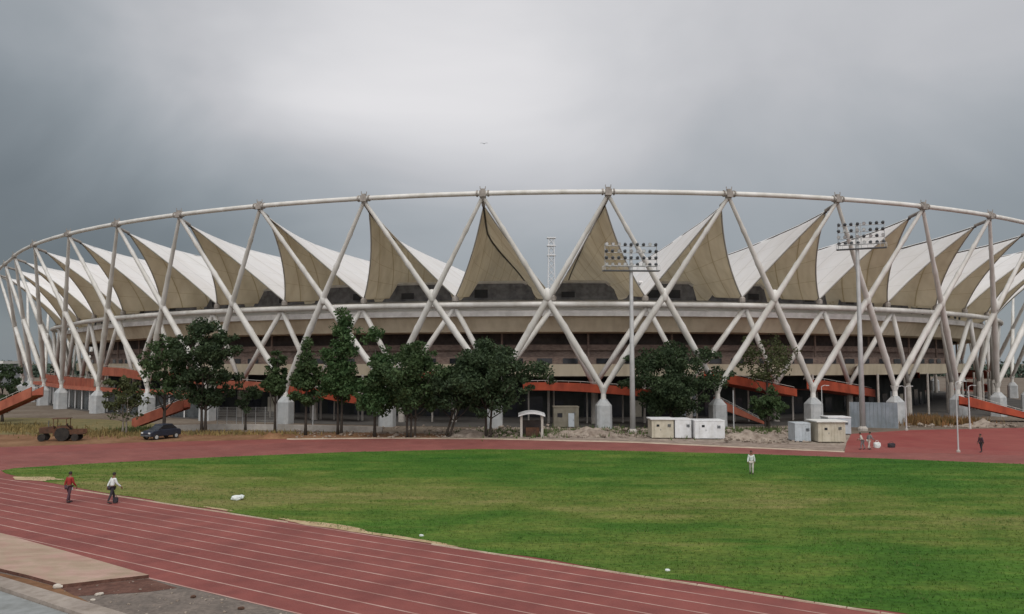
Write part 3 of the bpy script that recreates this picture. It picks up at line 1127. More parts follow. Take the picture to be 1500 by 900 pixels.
tree(183, 637, 549, 60, 605, 'small bushy tree with pale split trunk between brown tractor and blue car', 'leaf_olive', 'bark_pale', 2, .9)
tree(240, 634, 484, 76, 590, 'airy bright green tree with thin trunk just left of the big dark tree', 'leaf_mid', 'bark', 1, .75, 'round')
tree(298, 634, 461, 98, 612, 'broad dense dark tree, largest of the left trees, beside the blue car', 'leaf_dark', 'bark', 2, 1.25)
tree(360, 630, 556, 46, 602, 'slim young sapling in front of dark undercroft right of broad dark tree', 'leaf_dark', 'bark', 1, .7, 'col')
tree(403, 634, 492, 42, 582, 'narrow green tree with bare trunk standing before the white pedestal', 'leaf_mid', 'bark', 1, 1.25, 'cone')
tree(447, 638, 482, 54, 598, 'narrow bushy green tree right of the white pedestal', 'leaf_mid', 'bark', 1, 1.25, 'cone')
tree(497, 637, 446, 72, 594, 'tallest pointed green tree with twin thin trunks, in the row of narrow trees', 'leaf_fresh', 'bark', 2, 1.25, 'cone')
tree(549, 640, 478, 72, 614, 'pointed green tree with low hanging crown right of the tallest pointed tree', 'leaf_fresh', 'bark', 1, 1.25, 'cone')
tree(602, 641, 496, 104, 622, 'many stemmed dark green tree with spreading base beside pointed tree', 'leaf_mid', 'bark', 3, 1.15, 'round')
tree(655, 641, 520, 96, 612, 'leaning slender tree with thin crown left of the wide spreading tree', 'leaf_dark', 'bark', 2, .85, 'round', .25)
tree(715, 641, 497, 132, 616, 'wide spreading dark tree leaning over rubble left of the canopy hut', 'leaf_dark', 'bark', 2, 1.2)
tree(985, 629, 492, 132, 616, 'wide dark tree behind the white cabins, right of the first floodlight mast', 'leaf_dark', 'bark', 2, 1.15)
tree(1126, 626, 484, 88, 566, 'tall sparse see-through tree in front of the orange ramp', 'leaf_olive', 'bark', 1, .26, 'round')
tree(1124, 631, 562, 54, 620, 'low dense bushy tree at the foot of the stepped orange ramp', 'leaf_mid', 'bark', 2, 1.1)
tree(4, 618, 528, 54, 606, 'dark tree at far left edge in front of low grey building', 'leaf_dark', 'bark', 1, 1.0)

# far belt of trees round the site
cs, rs, cn = [], [], []
for i in range(120):
    a = R(-62 + 124 * i / 119)
    dd = 520 + 40 * math.sin(i * 1.7)
    h = 6 + 3 * mnoise.noise(Vector((i * .4, 3, 0)))
    for q in range(2):
        cs.append((math.sin(a) * dd + random.uniform(-5, 5), math.cos(a) * dd, h * (.35 + .45 * q)))
        rs.append(8.5)
        cn.append(110)
tag(leaf_mesh('far_woods', M['leaf_far'], cs, rs, cn, 1.3, None, .6), kind='stuff')

fb = empty('far_building', (-186, 260, 0), 'long low grey building far off at left edge behind dark tree', 'building')
MB().box((0, 0, 3.6), (44, 14, 7.2)).build('wall', M['far_building'], fb)
MB().box((0, 0, 8.0), (46, 16, .9)).build('roof', M['roofing'], fb)
for i in range(7):
    for j in range(2):
        MB().box((-18 + i * 6, -7.02, 2 + j * 2.8), (2.6, .1, 1.3)).build('window', M['glass'], fb)

# ------------------------------------------------------------------ floodlight masts


def floodlight(px, pb, ptop, pplat, wpx, label, rz, cols, rows, xshift=0.0):
    b = g(px, pb)
    mpp = b.y / F_PX
    H = HC + ray(px, ptop).z / ray(px, ptop).y * b.y
    Z = HC + ray(px, pplat).z / ray(px, pplat).y * b.y
    W = wpx * mpp
    t = empty('floodlight_mast', b, label, 'floodlight', 'floodlight masts', rz)
    MB().tube([(0, 0, -.1), (0, 0, Z * .5), (0, 0, Z), (0, 0, H)], [.33, .27, .20, .14], 12).build('pole', M['galv'], t, smooth=True)
    MB().lathe([(.55, 0), (.55, .25), (.36, .5)], (0, 0, 0), 12).build('base', M['concrete'], t)
    mb = MB()
    mb.box((xshift, 0, Z), (W, .9, .10))
    mb.build('platform', M['lamp_body'], t)
    mb = MB()
    for yy in (-.42, .42):
        mb.tube([(xshift - W / 2, yy, Z + .55), (xshift + W / 2, yy, Z + .55)], .025, 5)
        for i in range(9):
            x = xshift - W / 2 + W * i / 8
            mb.tube([(x, yy, Z), (x, yy, Z + .55)], .02, 5)
    mb.build('guard_rail', M['galv'], t)
    mb = MB()
    zs = [Z + .75 + (H - Z - .85) * i / (rows - 1) for i in range(rows)]
    for z in zs:
        mb.tube([(xshift - W * .46, 0, z - .2), (xshift + W * .46, 0, z - .2)], .045, 6)
    for i in range(3):
        x = xshift - W * .46 + W * .46 * i
        mb.tube([(x, 0, Z), (x, 0, H)], .045, 6)
    mb.build('lamp_frame', M['galv'], t)
    proto = None
    for z in zs:
        for c in range(cols):
            x = xshift - W * .44 + W * .88 * c / (cols - 1)
            if proto is None:
                m = Matrix.Rotation(R(-28), 4, 'X')
                lb = MB()
                prof = [(.07, .15), (.14, .09), (.195, -.08), (.21, -.13)]
                lb.lathe(prof, (0, 0, 0), 10)
                mm = Matrix.Rotation(R(65), 4, 'X')
                lb.v = [tuple(mm @ Vector(v)) for v in lb.v]
                proto = lb.build('lamp', M['lamp_body'], t, smooth=True)
                gl = MB().lathe([(.19, -.142), (.19, -.150)], (0, 0, 0), 10)
                gl.v = [tuple(mm @ Vector(v)) for v in gl.v]
                gp = gl.build('lens', M['lamp_glass'], proto)
                o = proto
            else:
                o = proto.copy()
                COL.objects.link(o)
                o.parent = t
                g2 = gp.copy()
                COL.objects.link(g2)
                g2.parent = o
            o.location = (x, -.28, z)
            # heads aim a little differently, half of them at the far field
            o.rotation_euler = (R(random.uniform(-12, 12)), 0, R(random.choice((0, 0, 180)) + random.uniform(-22, 22)))
    return t


floodlight(927, 635, 357, 397, 84, 'tall floodlight mast in front of the central tent, its lamps overlapping brown membrane', R(4), 9, 4)
floodlight(1264, 631, 327, 365, 68, 'tall floodlight mast right of centre beside red apron, lamp bank tilted in view', R(-24), 8, 4, .45)

# far lattice mast beyond the stadium
b = Vector(((808 - 750) / F_PX * 400, 400, 0))
ft = empty('lattice_tower', b, 'pale lattice tower rising far behind the stadium between two central tents', 'tower')
Ht = HC + ray(808, 349).z / ray(808, 349).y * 400
mb = MB()
cor = [(-1, -1), (1, -1), (1, 1), (-1, 1)]


def tw(z): return 2.6 - 1.3 * z / Ht


for cx, cy in cor:
    mb.tube([(cx * tw(0), cy * tw(0), 0), (cx * tw(Ht), cy * tw(Ht), Ht)], .22, 6)
nz = 22
for i in range(nz):
    z0, z1 = Ht * i / nz, Ht * (i + 1) / nz
    for (a, b2) in zip(cor, cor[1:] + cor[:1]):
        mb.tube([(a[0] * tw(z0), a[1] * tw(z0), z0), (b2[0] * tw(z1), b2[1] * tw(z1), z1)], .11, 4)
        mb.tube([(b2[0] * tw(z0), b2[1] * tw(z0), z0), (a[0] * tw(z1), a[1] * tw(z1), z1)], .11, 4)
mb.build('lattice', M['white_paint'], ft)  # the white here paints in the distance haze over the tower
for z in (Ht - 9, Ht - 4, Ht):
    MB().box((0, 0, z), (4.4, 3.6, .5)).build('platform', M['white_paint'], ft)

# ------------------------------------------------------------------ street lamps and thin poles


def lamp_post(px, pb, ptop, label, arm=1, thick=.055):
    b = g(px, pb)
    H = HC + ray(px, ptop).z / ray(px, ptop).y * b.y
    t = empty('lamp_post', b, label, 'lamp post', 'thin lamp posts by the concourse')
    MB().tube([(0, 0, -.1), (0, 0, H * .6), (0, 0, H)], [thick * 1.4, thick * 1.1, thick * .8], 8).build('pole', M['galv'], t)
    MB().lathe([(.16, 0), (.16, .18), (.09, .22)], (0, 0, 0), 10).build('base', M['concrete'], t)
    if arm:
        mb = MB()
        for sx in ((-1, 1) if arm == 2 else (1,)):
            mb.tube([(0, 0, H - .05), (sx * .35, 0, H + .12), (sx * .6, 0, H + .1)], .03, 6)
        mb.build('arm', M['galv'], t)
        for sx in ((-1, 1) if arm == 2 else (1,)):
            MB().box((sx * .72, 0, H + .08), (.42, .18, .09)).build('lamp_head', M['galv'], t, bevel=.03)
    return t


lamp_post(405, 632, 568, 'thin pale lamp post just left of the white pedestal among narrow trees', 0, .07)
lamp_post(458, 630, 590, 'short thin post right of the narrow bushy tree', 0)
lamp_post(1075, 630, 572, 'thin post under the upper end of the stepped orange ramp', 0)
lamp_post(1205, 628, 566, 'single arm lamp post beside pedestal behind the grey cabin', 1)
lamp_post(1328, 631, 567, 'twin arm lamp post just right of the hoarding at the red apron', 2, .07)
lamp_post(1404, 663, 560, 'tall thin lamp post standing on the red apron at right', 1, .05)
lamp_post(1421, 629, 566, 'single arm lamp post beside the dark red lower ramp at right', 1, .07)
lamp_post(355, 629, 590, 'short thin post beside the slim young sapling', 0)

# ------------------------------------------------------------------ site cabins


def cabin(px0, px1, ptop, pb, depth, label, wall, roof, rz=0.0, over=.12, door=None, rib=True, group='site cabins along the far track', name='site_cabin', win=True):
    a, b = g(px0, pb), g(px1, pb)
    c = (a + b) / 2
    w = abs(b.x - a.x)
    h = HC + ray((px0 + px1) / 2, ptop).z / ray((px0 + px1) / 2, ptop).y * c.y
    t = empty(name, (c.x, c.y + depth / 2, 0), label, 'cabin', group, rz)
    mb = MB()
    mb.box((0, 0, .1 + (h - .2) / 2), (w, depth, h - .2))
    if rib:
        n = max(4, int(w / .28))
        for i in range(n):
            x = -w / 2 + w * (i + .5) / n
            mb.box((x, -depth / 2 - .012, .1 + (h - .2) / 2), (.10, .03, h - .34))
    mb.build('wall', M[wall], t)
    mb = MB()
    mb.box((0, 0, h - .06), (w + over * 2, depth + over * 2, .13))
    mb.build('roof', M[roof], t, bevel=.02)
    mb = MB()
    for sx in (-1, 1):
        mb.box((sx * (w / 2 - .25), 0, .04), (.2, depth - .1, .12))
    mb.build('skid', M['rust'], t)
    if door is not None:
        dr = MB().box((door * w, -depth / 2 - .04, .1 + .85), (.72, .05, 1.65)).build('door', M['grey_panel'], t)
        MB().box((door * w + .27, -depth / 2 - .08, .95), (.04, .05, .14)).build('handle', M['lamp_body'], dr)
    vt = MB()
    for i in range(5):
        vt.box((w * .30, -depth / 2 - .045, h * .72 - i * .06), (.34, .03, .03))
    vt.build('vent', M['lamp_body'], t)
    if w > 1.9:
        dr = MB().box((-w * .22, -depth / 2 - .035, .1 + .84), (.74, .03, 1.66)).build('door', M[wall], t, bevel=.01)
        MB().box((-w * .22 + .28, -depth / 2 - .065, .95), (.04, .04, .16)).build('handle', M['lamp_body'], dr)
        MB().box((-w * .22, -depth / 2 - .055, 1.38), (.30, .02, .24)).build('pane', M['glass'], dr)
    if win:
        wn = MB().box((-.25 * w, -depth / 2 - .035, h * .6), (.62, .04, .5)).build('window', M['glass'], t)
    return t


cabin(955, 987, 613.5, 643, 2.4, 'cream site cabin with white flat roof right of the first floodlight mast', 'cream', 'white_paint', 0, .14, None, False, win=False)
cabin(989, 1013, 614, 643, 2.2, 'small white site cabin touching the cream cabin on its left', 'white_paint', 'white_paint', 0, .03, None, True, win=False)
cabin(1018, 1062, 616, 644, 2.4, 'long white ribbed site cabin in front of a pedestal', 'white_paint', 'white_paint', 0, .03, None, True, win=False)
cabin(1165, 1188, 620, 648, 2.0, 'narrow pale grey site cabin left of the white roofed cream cabin', 'grey_panel', 'grey_panel', 0, .02, None, True, win=False)
cabin(1199, 1239, 617, 649, 2.6, 'cream site cabin with overhanging white roof beside red apron', 'cream', 'roofing', 0, .2, None, True, win=False)
cabin(1214, 1247, 611, 637, 2.2, 'pale grey site cabin behind the white roofed cream cabin', 'grey_panel', 'white_paint', 0, .04, None, False, win=False)
cabin(811, 848, 596, 627, 2.4, 'beige booth with dark lower panel left of the central pedestal', 'louvre_grey', 'louvre_grey', 0, .06, .2, False, name='booth')

# canopy hut
c = g(779, 641)
ch = empty('canopy_hut', c, 'small open hut with white flat canopy on posts right of spreading tree', 'hut')
mpp = c.y / F_PX
w, h = 36 * mpp, 36 * mpp
for sx in (-1, 1):
    for yy in (0, 1.8):
        MB().box((sx * w * .42, yy, h / 2 - .1), (.24, .24, h - .1)).build('post', M['concrete'], ch)
mb = MB()
rows = []
for i in range(9):
    x = -w / 2 - .1 + (w + .2) * i / 8
    zz_ = h - .28 + .30 * (1 - ((i - 4) / 4) ** 2)
    rows.append([(x, -.4, zz_), (x, 2.2, zz_ + .1)])
mb.grid(rows)
mb.grid([[(p[0], p[1], p[2] - .16) for p in r_] for r_ in rows])
for side in (0, 1):
    mb.grid([[rows[i][side], (rows[i][side][0], rows[i][side][1], rows[i][side][2] - .16)] for i in range(9)])
mb.build('canopy', M['white_paint'], ch)
MB().box((0, 1.7, .9), (w * .8, .08, 1.6)).build('back_panel', M['recess'], ch)
MB().box((.1, .8, .55), (w * .55, .5, .9)).build('counter', M['rust'], ch)

# metal hoarding at the right, low concrete wall at the left
hb0, hb1 = g(1246, 626), g(1316, 628)
hd = empty('hoarding', (hb0 + hb1) / 2, 'bluish grey sheet metal hoarding behind the second floodlight mast', 'hoarding')
d = hb1 - hb0
mb = MB()
n = 24
for i in range(n):
    q = (i + .5) / n - .5
    mb.box((d.x * q, d.y * q + (.03 if i % 2 else 0), 1.55), (d.length / n * .98, .04, 3.1), math.atan2(d.y, d.x))
mb.build('sheet', M['hoarding'], hd)
for q in (-.5, -.17, .17, .5):
    MB().box((d.x * q, d.y * q + .12, 1.5), (.1, .1, 3.2)).build('post', M['galv'], hd)

wl = [g(255, 631.5), g(330, 629.5), g(430, 631), g(560, 634)]
mb = MB()
for a, b2 in zip(wl, wl[1:]):
    dd = b2 - a
    mb.box(((a.x + b2.x) / 2, (a.y + b2.y) / 2, .33), (dd.length, .35, .7), math.atan2(dd.y, dd.x))
tag(mb.build('low_wall', M['concrete'], bevel=.03), 'low pale concrete wall behind the narrow trees', 'wall')

# mesh fence by the dark undercroft
f0, f1 = g(318, 628), g(402, 628)
fe = empty('mesh_fence', (f0 + f1) / 2, 'thin wire mesh fence on low wall before the dark undercroft', 'fence')
d = f1 - f0
for i in range(7):
    q = i / 6 - .5
    MB().tube([(d.x * q, d.y * q, 0), (d.x * q, d.y * q, 2.6)], .035, 6).build('post', M['galv'], fe)
mb = MB()
for z in np.linspace(.75, 2.55, 10):
    mb.tube([(-d.x / 2, -d.y / 2, z), (d.x / 2, d.y / 2, z)], .012, 4)
for i in range(50):
    q = i / 49 - .5
    mb.tube([(d.x * q, d.y * q, .72), (d.x * q, d.y * q, 2.58)], .008, 4)
mb.build('mesh', M['steel_grey'], fe)

# ------------------------------------------------------------------ rubble, weeds, stones


def stones(name, pts, mat, kind='stuff'):
    vs, fs = [], []
    base = bmesh.new()
    bmesh.ops.create_icosphere(base, subdivisions=1, radius=1)
    bv = np.array([v.co[:] for v in base.verts])
    bf = [tuple(v.index for v in f.verts) for f in base.faces]
    base.free()
    for (x, y, z, s) in pts:
        j = bv * (1 + rng.uniform(-.3, .3, (len(bv), 1))) * np.array([s, s * rng.uniform(.6, 1.2), s * rng.uniform(.4, .8)])
        a = rng.uniform(0, 6.28)
        ca, sa = math.cos(a), math.sin(a)
        j = np.stack([j[:, 0] * ca - j[:, 1] * sa, j[:, 0] * sa + j[:, 1] * ca, j[:, 2]], 1)
        o = len(vs)
        vs += [tuple(q) for q in j + np.array([x, y, z + s * .25])]
        fs += [tuple(i + o for i in q) for q in bf]
    me = bpy.data.meshes.new(name)
    me.from_pydata(vs, [], fs)
    me.materials.append(mat)
    o = bpy.data.objects.new(name, me)
    COL.objects.link(o)
    return tag(o, kind=kind)


pts = []
for i in range(1500):
    px = rng.choice([rng.uniform(640, 950), rng.uniform(1060, 1190), rng.uniform(430, 640), rng.uniform(1330, 1500)], p=[.5, .25, .15, .10])
    py = rng.uniform(627, 642 if px < 950 else 650) if px < 1300 else rng.uniform(621, 627)
    p = g(px, py)
    h = max(0, mnoise.noise(Vector((p.x * .25, p.y * .25, 5))) * 1.1)
    s = .08 + .28 * rng.random() ** 3
    pts.append((p.x, p.y, h * rng.random(), s))
stones('rubble', pts, M['rubble'])


def mound(px, pb, w, dpt, h, mat, seed, name='rubble_heap', label=None, group=None):
    c = g(px, pb)
    rows = []
    n = 22
    for i in range(n + 1):
        r_ = []
        for j in range(n + 1):
            x, y = (i / n * 2 - 1), (j / n * 2 - 1)
            q = max(0, 1 - x * x) * max(0, 1 - y * y)
            z = h * q * (.75 + .9 * mnoise.noise(Vector((x * 2.3 + seed, y * 2.3, seed))) + .35 * mnoise.noise(Vector((x * 8 + seed, y * 8, seed))))
            r_.append((x * w / 2, y * dpt / 2, max(z, -.02) - .02))
        rows.append(r_)
    o = MB().grid(rows).build(name, mat, None, True)
    o.location = (c.x, c.y, 0)
    return tag(o, label, 'heap', group)


mound(1100, 643, 7.0, 3.4, .95, M['rubble'], 1.2, label='long pale rubble heap between ribbed white cabin and narrow grey cabin', group='rubble heaps')
mound(860, 638, 7.5, 3.0, .75, M['rubble'], 4.7, label='low rubble heap in front of the central pedestal', group='rubble heaps')
mound(690, 640, 5.5, 2.6, .7, M['rubble'], 8.1, label='low rubble heap under the wide spreading tree', group='rubble heaps')
mound(402, 642, 3.4, 1.8, .55, M['soil'], 2.9, name='soil_heap', label='small brown soil heap beside the far track at left', group='rubble heaps')
mound(1440, 625, 6.0, 3.0, .7, M['rubble'], 6.3, label='rubble heap below the lower orange ramp at right', group='rubble heaps')


def weeds(name, spots, mat, n, h):
    V = []
    for _ in range(n):
        px, py, wx, wy = spots[rng.integers(len(spots))]
        p = g(px + rng.normal() * wx, py + rng.normal() * wy)
        hh = h * (.4 + rng.random())
        a = rng.uniform(0, 6.28)
        w = .05 + .06 * rng.random()
        lx, ly = rng.normal(0, .25, 2) * hh
        V.append([(p.x - math.cos(a) * w, p.y - math.sin(a) * w, 0), (p.x + math.cos(a) * w, p.y + math.sin(a) * w, 0), (p.x + lx, p.y + ly, hh)])
    v = np.array(V).reshape(-1, 3)
    me = bpy.data.meshes.new(name)
    me.from_pydata([tuple(q) for q in v], [], [(3 * i, 3 * i + 1, 3 * i + 2) for i in range(n)])
    me.materials.append(mat)
    o = bpy.data.objects.new(name, me)
    COL.objects.link(o)
    return tag(o, kind='stuff')


M['weed_dry'] = material('weed_dry', (.24, .17, .065), (.14, .12, .05), .5, .9)
M['weed_rust'] = material('weed_rust', (.21, .10, .04), (.12, .09, .035), .5, .9)
M['weed_green'] = material('weed_green', (.06, .10, .03), (.10, .12, .045), .5, .9)
weeds('dry_weeds', [(20, 629, 40, 3), (20, 629, 40, 3), (110, 636, 40, 3), (190, 636, 25, 2.5), (330, 636, 60, 1.2)], M['weed_dry'], 3200, .42)
weeds('rusty_weeds', [(1370, 622, 22, 1.2), (1350, 618, 20, 1.5), (1400, 622, 25, 1)], M['weed_rust'], 2500, .9)
weeds('green_weeds', [(200, 632, 18, 2), (1110, 632, 30, 2), (1010, 636, 40, 3), (880, 633, 60, 3), (760, 636, 40, 3)], M['weed_green'], 3000, .45)

# grass blades on the lawn
NBL = 130000
xs = rng.uniform(-46, 62, NBL * 3)
ys = rng.uniform(20, 80, NBL * 3)
poly = np.array([(p[0], p[1]) for p in lawn_poly])


def inside(x, y, poly):
    c = np.zeros(len(x), bool)
    n = len(poly)
    j = n - 1
    for i in range(n):
        xi, yi, xj, yj = poly[i][0], poly[i][1], poly[j][0], poly[j][1]
        k = ((yi > y) != (yj > y)) & (x < (xj - xi) * (y - yi) / (yj - yi + 1e-12) + xi)
        c ^= k
        j = i
    return c


keep = inside(xs, ys, poly) & (np.abs(xs) < ys * .72 + 2) & (rng.random(len(xs)) < (1.15 - ys / 95))
xs, ys = xs[keep][:NBL], ys[keep][:NBL]
nb = len(xs)
a = rng.uniform(0, 6.28, nb)
w = .012 + .012 * rng.random(nb)
hh = .035 + .05 * rng.random(nb)
lx, ly = rng.normal(0, .03, (2, nb))
v = np.stack([np.stack([xs - np.cos(a) * w, ys - np.sin(a) * w, np.full(nb, .02)], 1),
              np.stack([xs + np.cos(a) * w, ys + np.sin(a) * w, np.full(nb, .02)], 1),
              np.stack([xs + lx, ys + ly, .02 + hh], 1)], 1).reshape(-1, 3)
me = bpy.data.meshes.new('grass_blades')
me.vertices.add(nb * 3)
me.vertices.foreach_set('co', v.astype(np.float32).ravel())
me.loops.add(nb * 3)
me.loops.foreach_set('vertex_index', np.arange(nb * 3, dtype=np.int32))
me.polygons.add(nb)
me.polygons.foreach_set('loop_start', np.arange(0, nb * 3, 3, dtype=np.int32))
me.polygons.foreach_set('loop_total', np.full(nb, 3, dtype=np.int32))
me.update(calc_edges=True)
me.materials.append(M['lawn'])
o = bpy.data.objects.new('grass_blades', me)
COL.objects.link(o)
tag(o, kind='stuff')

M['tuft'] = material('tuft', (.05, .15, .02), (.13, .17, .05), .4, .9)
tv, tf = [], []
ii = rng.choice(nb, 5200, replace=False)
for i in ii:
    x, y = xs[i], ys[i]
    if mnoise.noise(Vector((x * .12, y * .22, 3))) < .02 and rng.random() < .8:
        continue
    for _ in range(6):
        a_ = rng.uniform(0, 6.28)
        ox, oy = rng.normal(0, .07, 2)
        h_ = .06 + .09 * rng.random()
        w_ = .012
        o_ = len(tv)
        tv += [(x + ox - math.cos(a_) * w_, y + oy - math.sin(a_) * w_, .02), (x + ox + math.cos(a_) * w_, y + oy + math.sin(a_) * w_, .02), (x + ox + rng.normal(0, .05), y + oy + rng.normal(0, .05), .02 + h_)]
        tf.append((o_, o_ + 1, o_ + 2))
me = bpy.data.meshes.new('grass_tufts')
me.from_pydata(tv, [], tf)
me.materials.append(M['tuft'])
o = bpy.data.objects.new('grass_tufts', me)
COL.objects.link(o)
tag(o, kind='stuff')

# stones on the gravel at the bottom left
pts = []
for i in range(260):
    p = g(rng.uniform(90, 430), rng.uniform(852, 905))
    q = p - k0
    if q.dot(Nn) > -TW - .15:
        continue
    pts.append((p.x, p.y, 0, .015 + .05 * rng.random() ** 4))
stones('loose_gravel', pts, M['rubble'])


def stone_thing(px, py, s, mat, label, cat='stone', name='stone', group=None, flat=.6):
    c = g(px, py)
    bm = bmesh.new()
    bmesh.ops.create_icosphere(bm, subdivisions=2, radius=1)
    for v in bm.verts:
        n = mnoise.noise(v.co * 1.3 + Vector((px, py, 0))) * .35
        v.co = v.co * (1 + n)
        v.co = Vector((v.co.x * s, v.co.y * s * .8, v.co.z * s * flat))
    me = bpy.data.meshes.new(name)
    bm.to_mesh(me)
    bm.free()
    me.materials.append(mat)
    o = bpy.data.objects.new(name, me)
    COL.objects.link(o)
    o.location = (c.x, c.y, s * flat * .55)
    return tag(o, label, cat, group)


stone_thing(617, 786, .11, M['white_cloth'], 'white stone lying in sand at the inner edge of the track', group='loose stones')
stone_thing(978, 837, .10, M['white_cloth'], 'small white stone on the near lawn right of the sandy edge', group='loose stones')
stone_thing(85, 862, .17, M['stone'], 'pale stone at the broken corner of the paved landing', group='loose stones')
stone_thing(146, 872, .15, M['stone'], 'pale flat stone on gravel right of the landing corner', group='loose stones', flat=.4)
stone_thing(136, 880, .09, M['stone'], 'smallest pale stone on the gravel by the pavement kerb', group='loose stones', flat=.4)
stone_thing(353, 893, .11, M['rust'], 'dark brown stone on the gravel near the track edge', group='loose stones')
stone_thing(283, 876, .10, M['rust'], 'reddish brown stone in the middle of the gravel', group='loose stones')

# white sack lying on the lawn
c = g(348, 733)
bm = bmesh.new()
bmesh.ops.create_icosphere(bm, subdivisions=3, radius=1)
for v in bm.verts:
    n = 1 + .25 * mnoise.noise(v.co * 2.2) + .1 * mnoise.noise(v.co * 6)
    x, y, z = v.co * n
    sq = lambda t: math.copysign(abs(t) ** .75, t)
    v.co = (sq(x) * .36, sq(y) * .24, max(sq(z), -.85) * .15 + (.05 if x > 0 else 0) * x)
me = bpy.data.meshes.new('white_sack')
bm.to_mesh(me)
bm.free()
me.materials.append(M['white_cloth'])
o = bpy.data.objects.new('white_sack', me)
COL.objects.link(o)
o.location = (c.x, c.y, .14)
tag(o, 'white sack lying on the lawn near the left people', 'sack')

# ------------------------------------------------------------------ people


def skin_mesh(verts, edges, radii, root=0, sub=1):
    me = bpy.data.meshes.new('tmp')
    me.from_pydata(verts, edges, [])
    o = bpy.data.objects.new('tmp', me)
    COL.objects.link(o)
    o.modifiers.new('skin', 'SKIN')
    ss = o.modifiers.new('sub', 'SUBSURF')
    ss.levels = ss.render_levels = sub
    sv = me.skin_vertices[0].data
    for i, r in enumerate(radii):
        rr = r if hasattr(r, '__len__') else (r, r)
        sv[i].radius = rr
        sv[i].use_root = (i == root)
    dg = bpy.context.evaluated_depsgraph_get()
    dg.update()
    res = bpy.data.meshes.new_from_object(o.evaluated_get(dg))
    bpy.data.objects.remove(o)
    bpy.data.meshes.remove(me)
    res.polygons.foreach_set('use_smooth', [True] * len(res.polygons))
    return res


def link_mesh(name, me, mat, parent):
    me.name = name
    me.materials.clear()
    me.materials.append(mat)
    o = bpy.data.objects.new(name, me)
    COL.objects.link(o)
    o.parent = parent
    return o


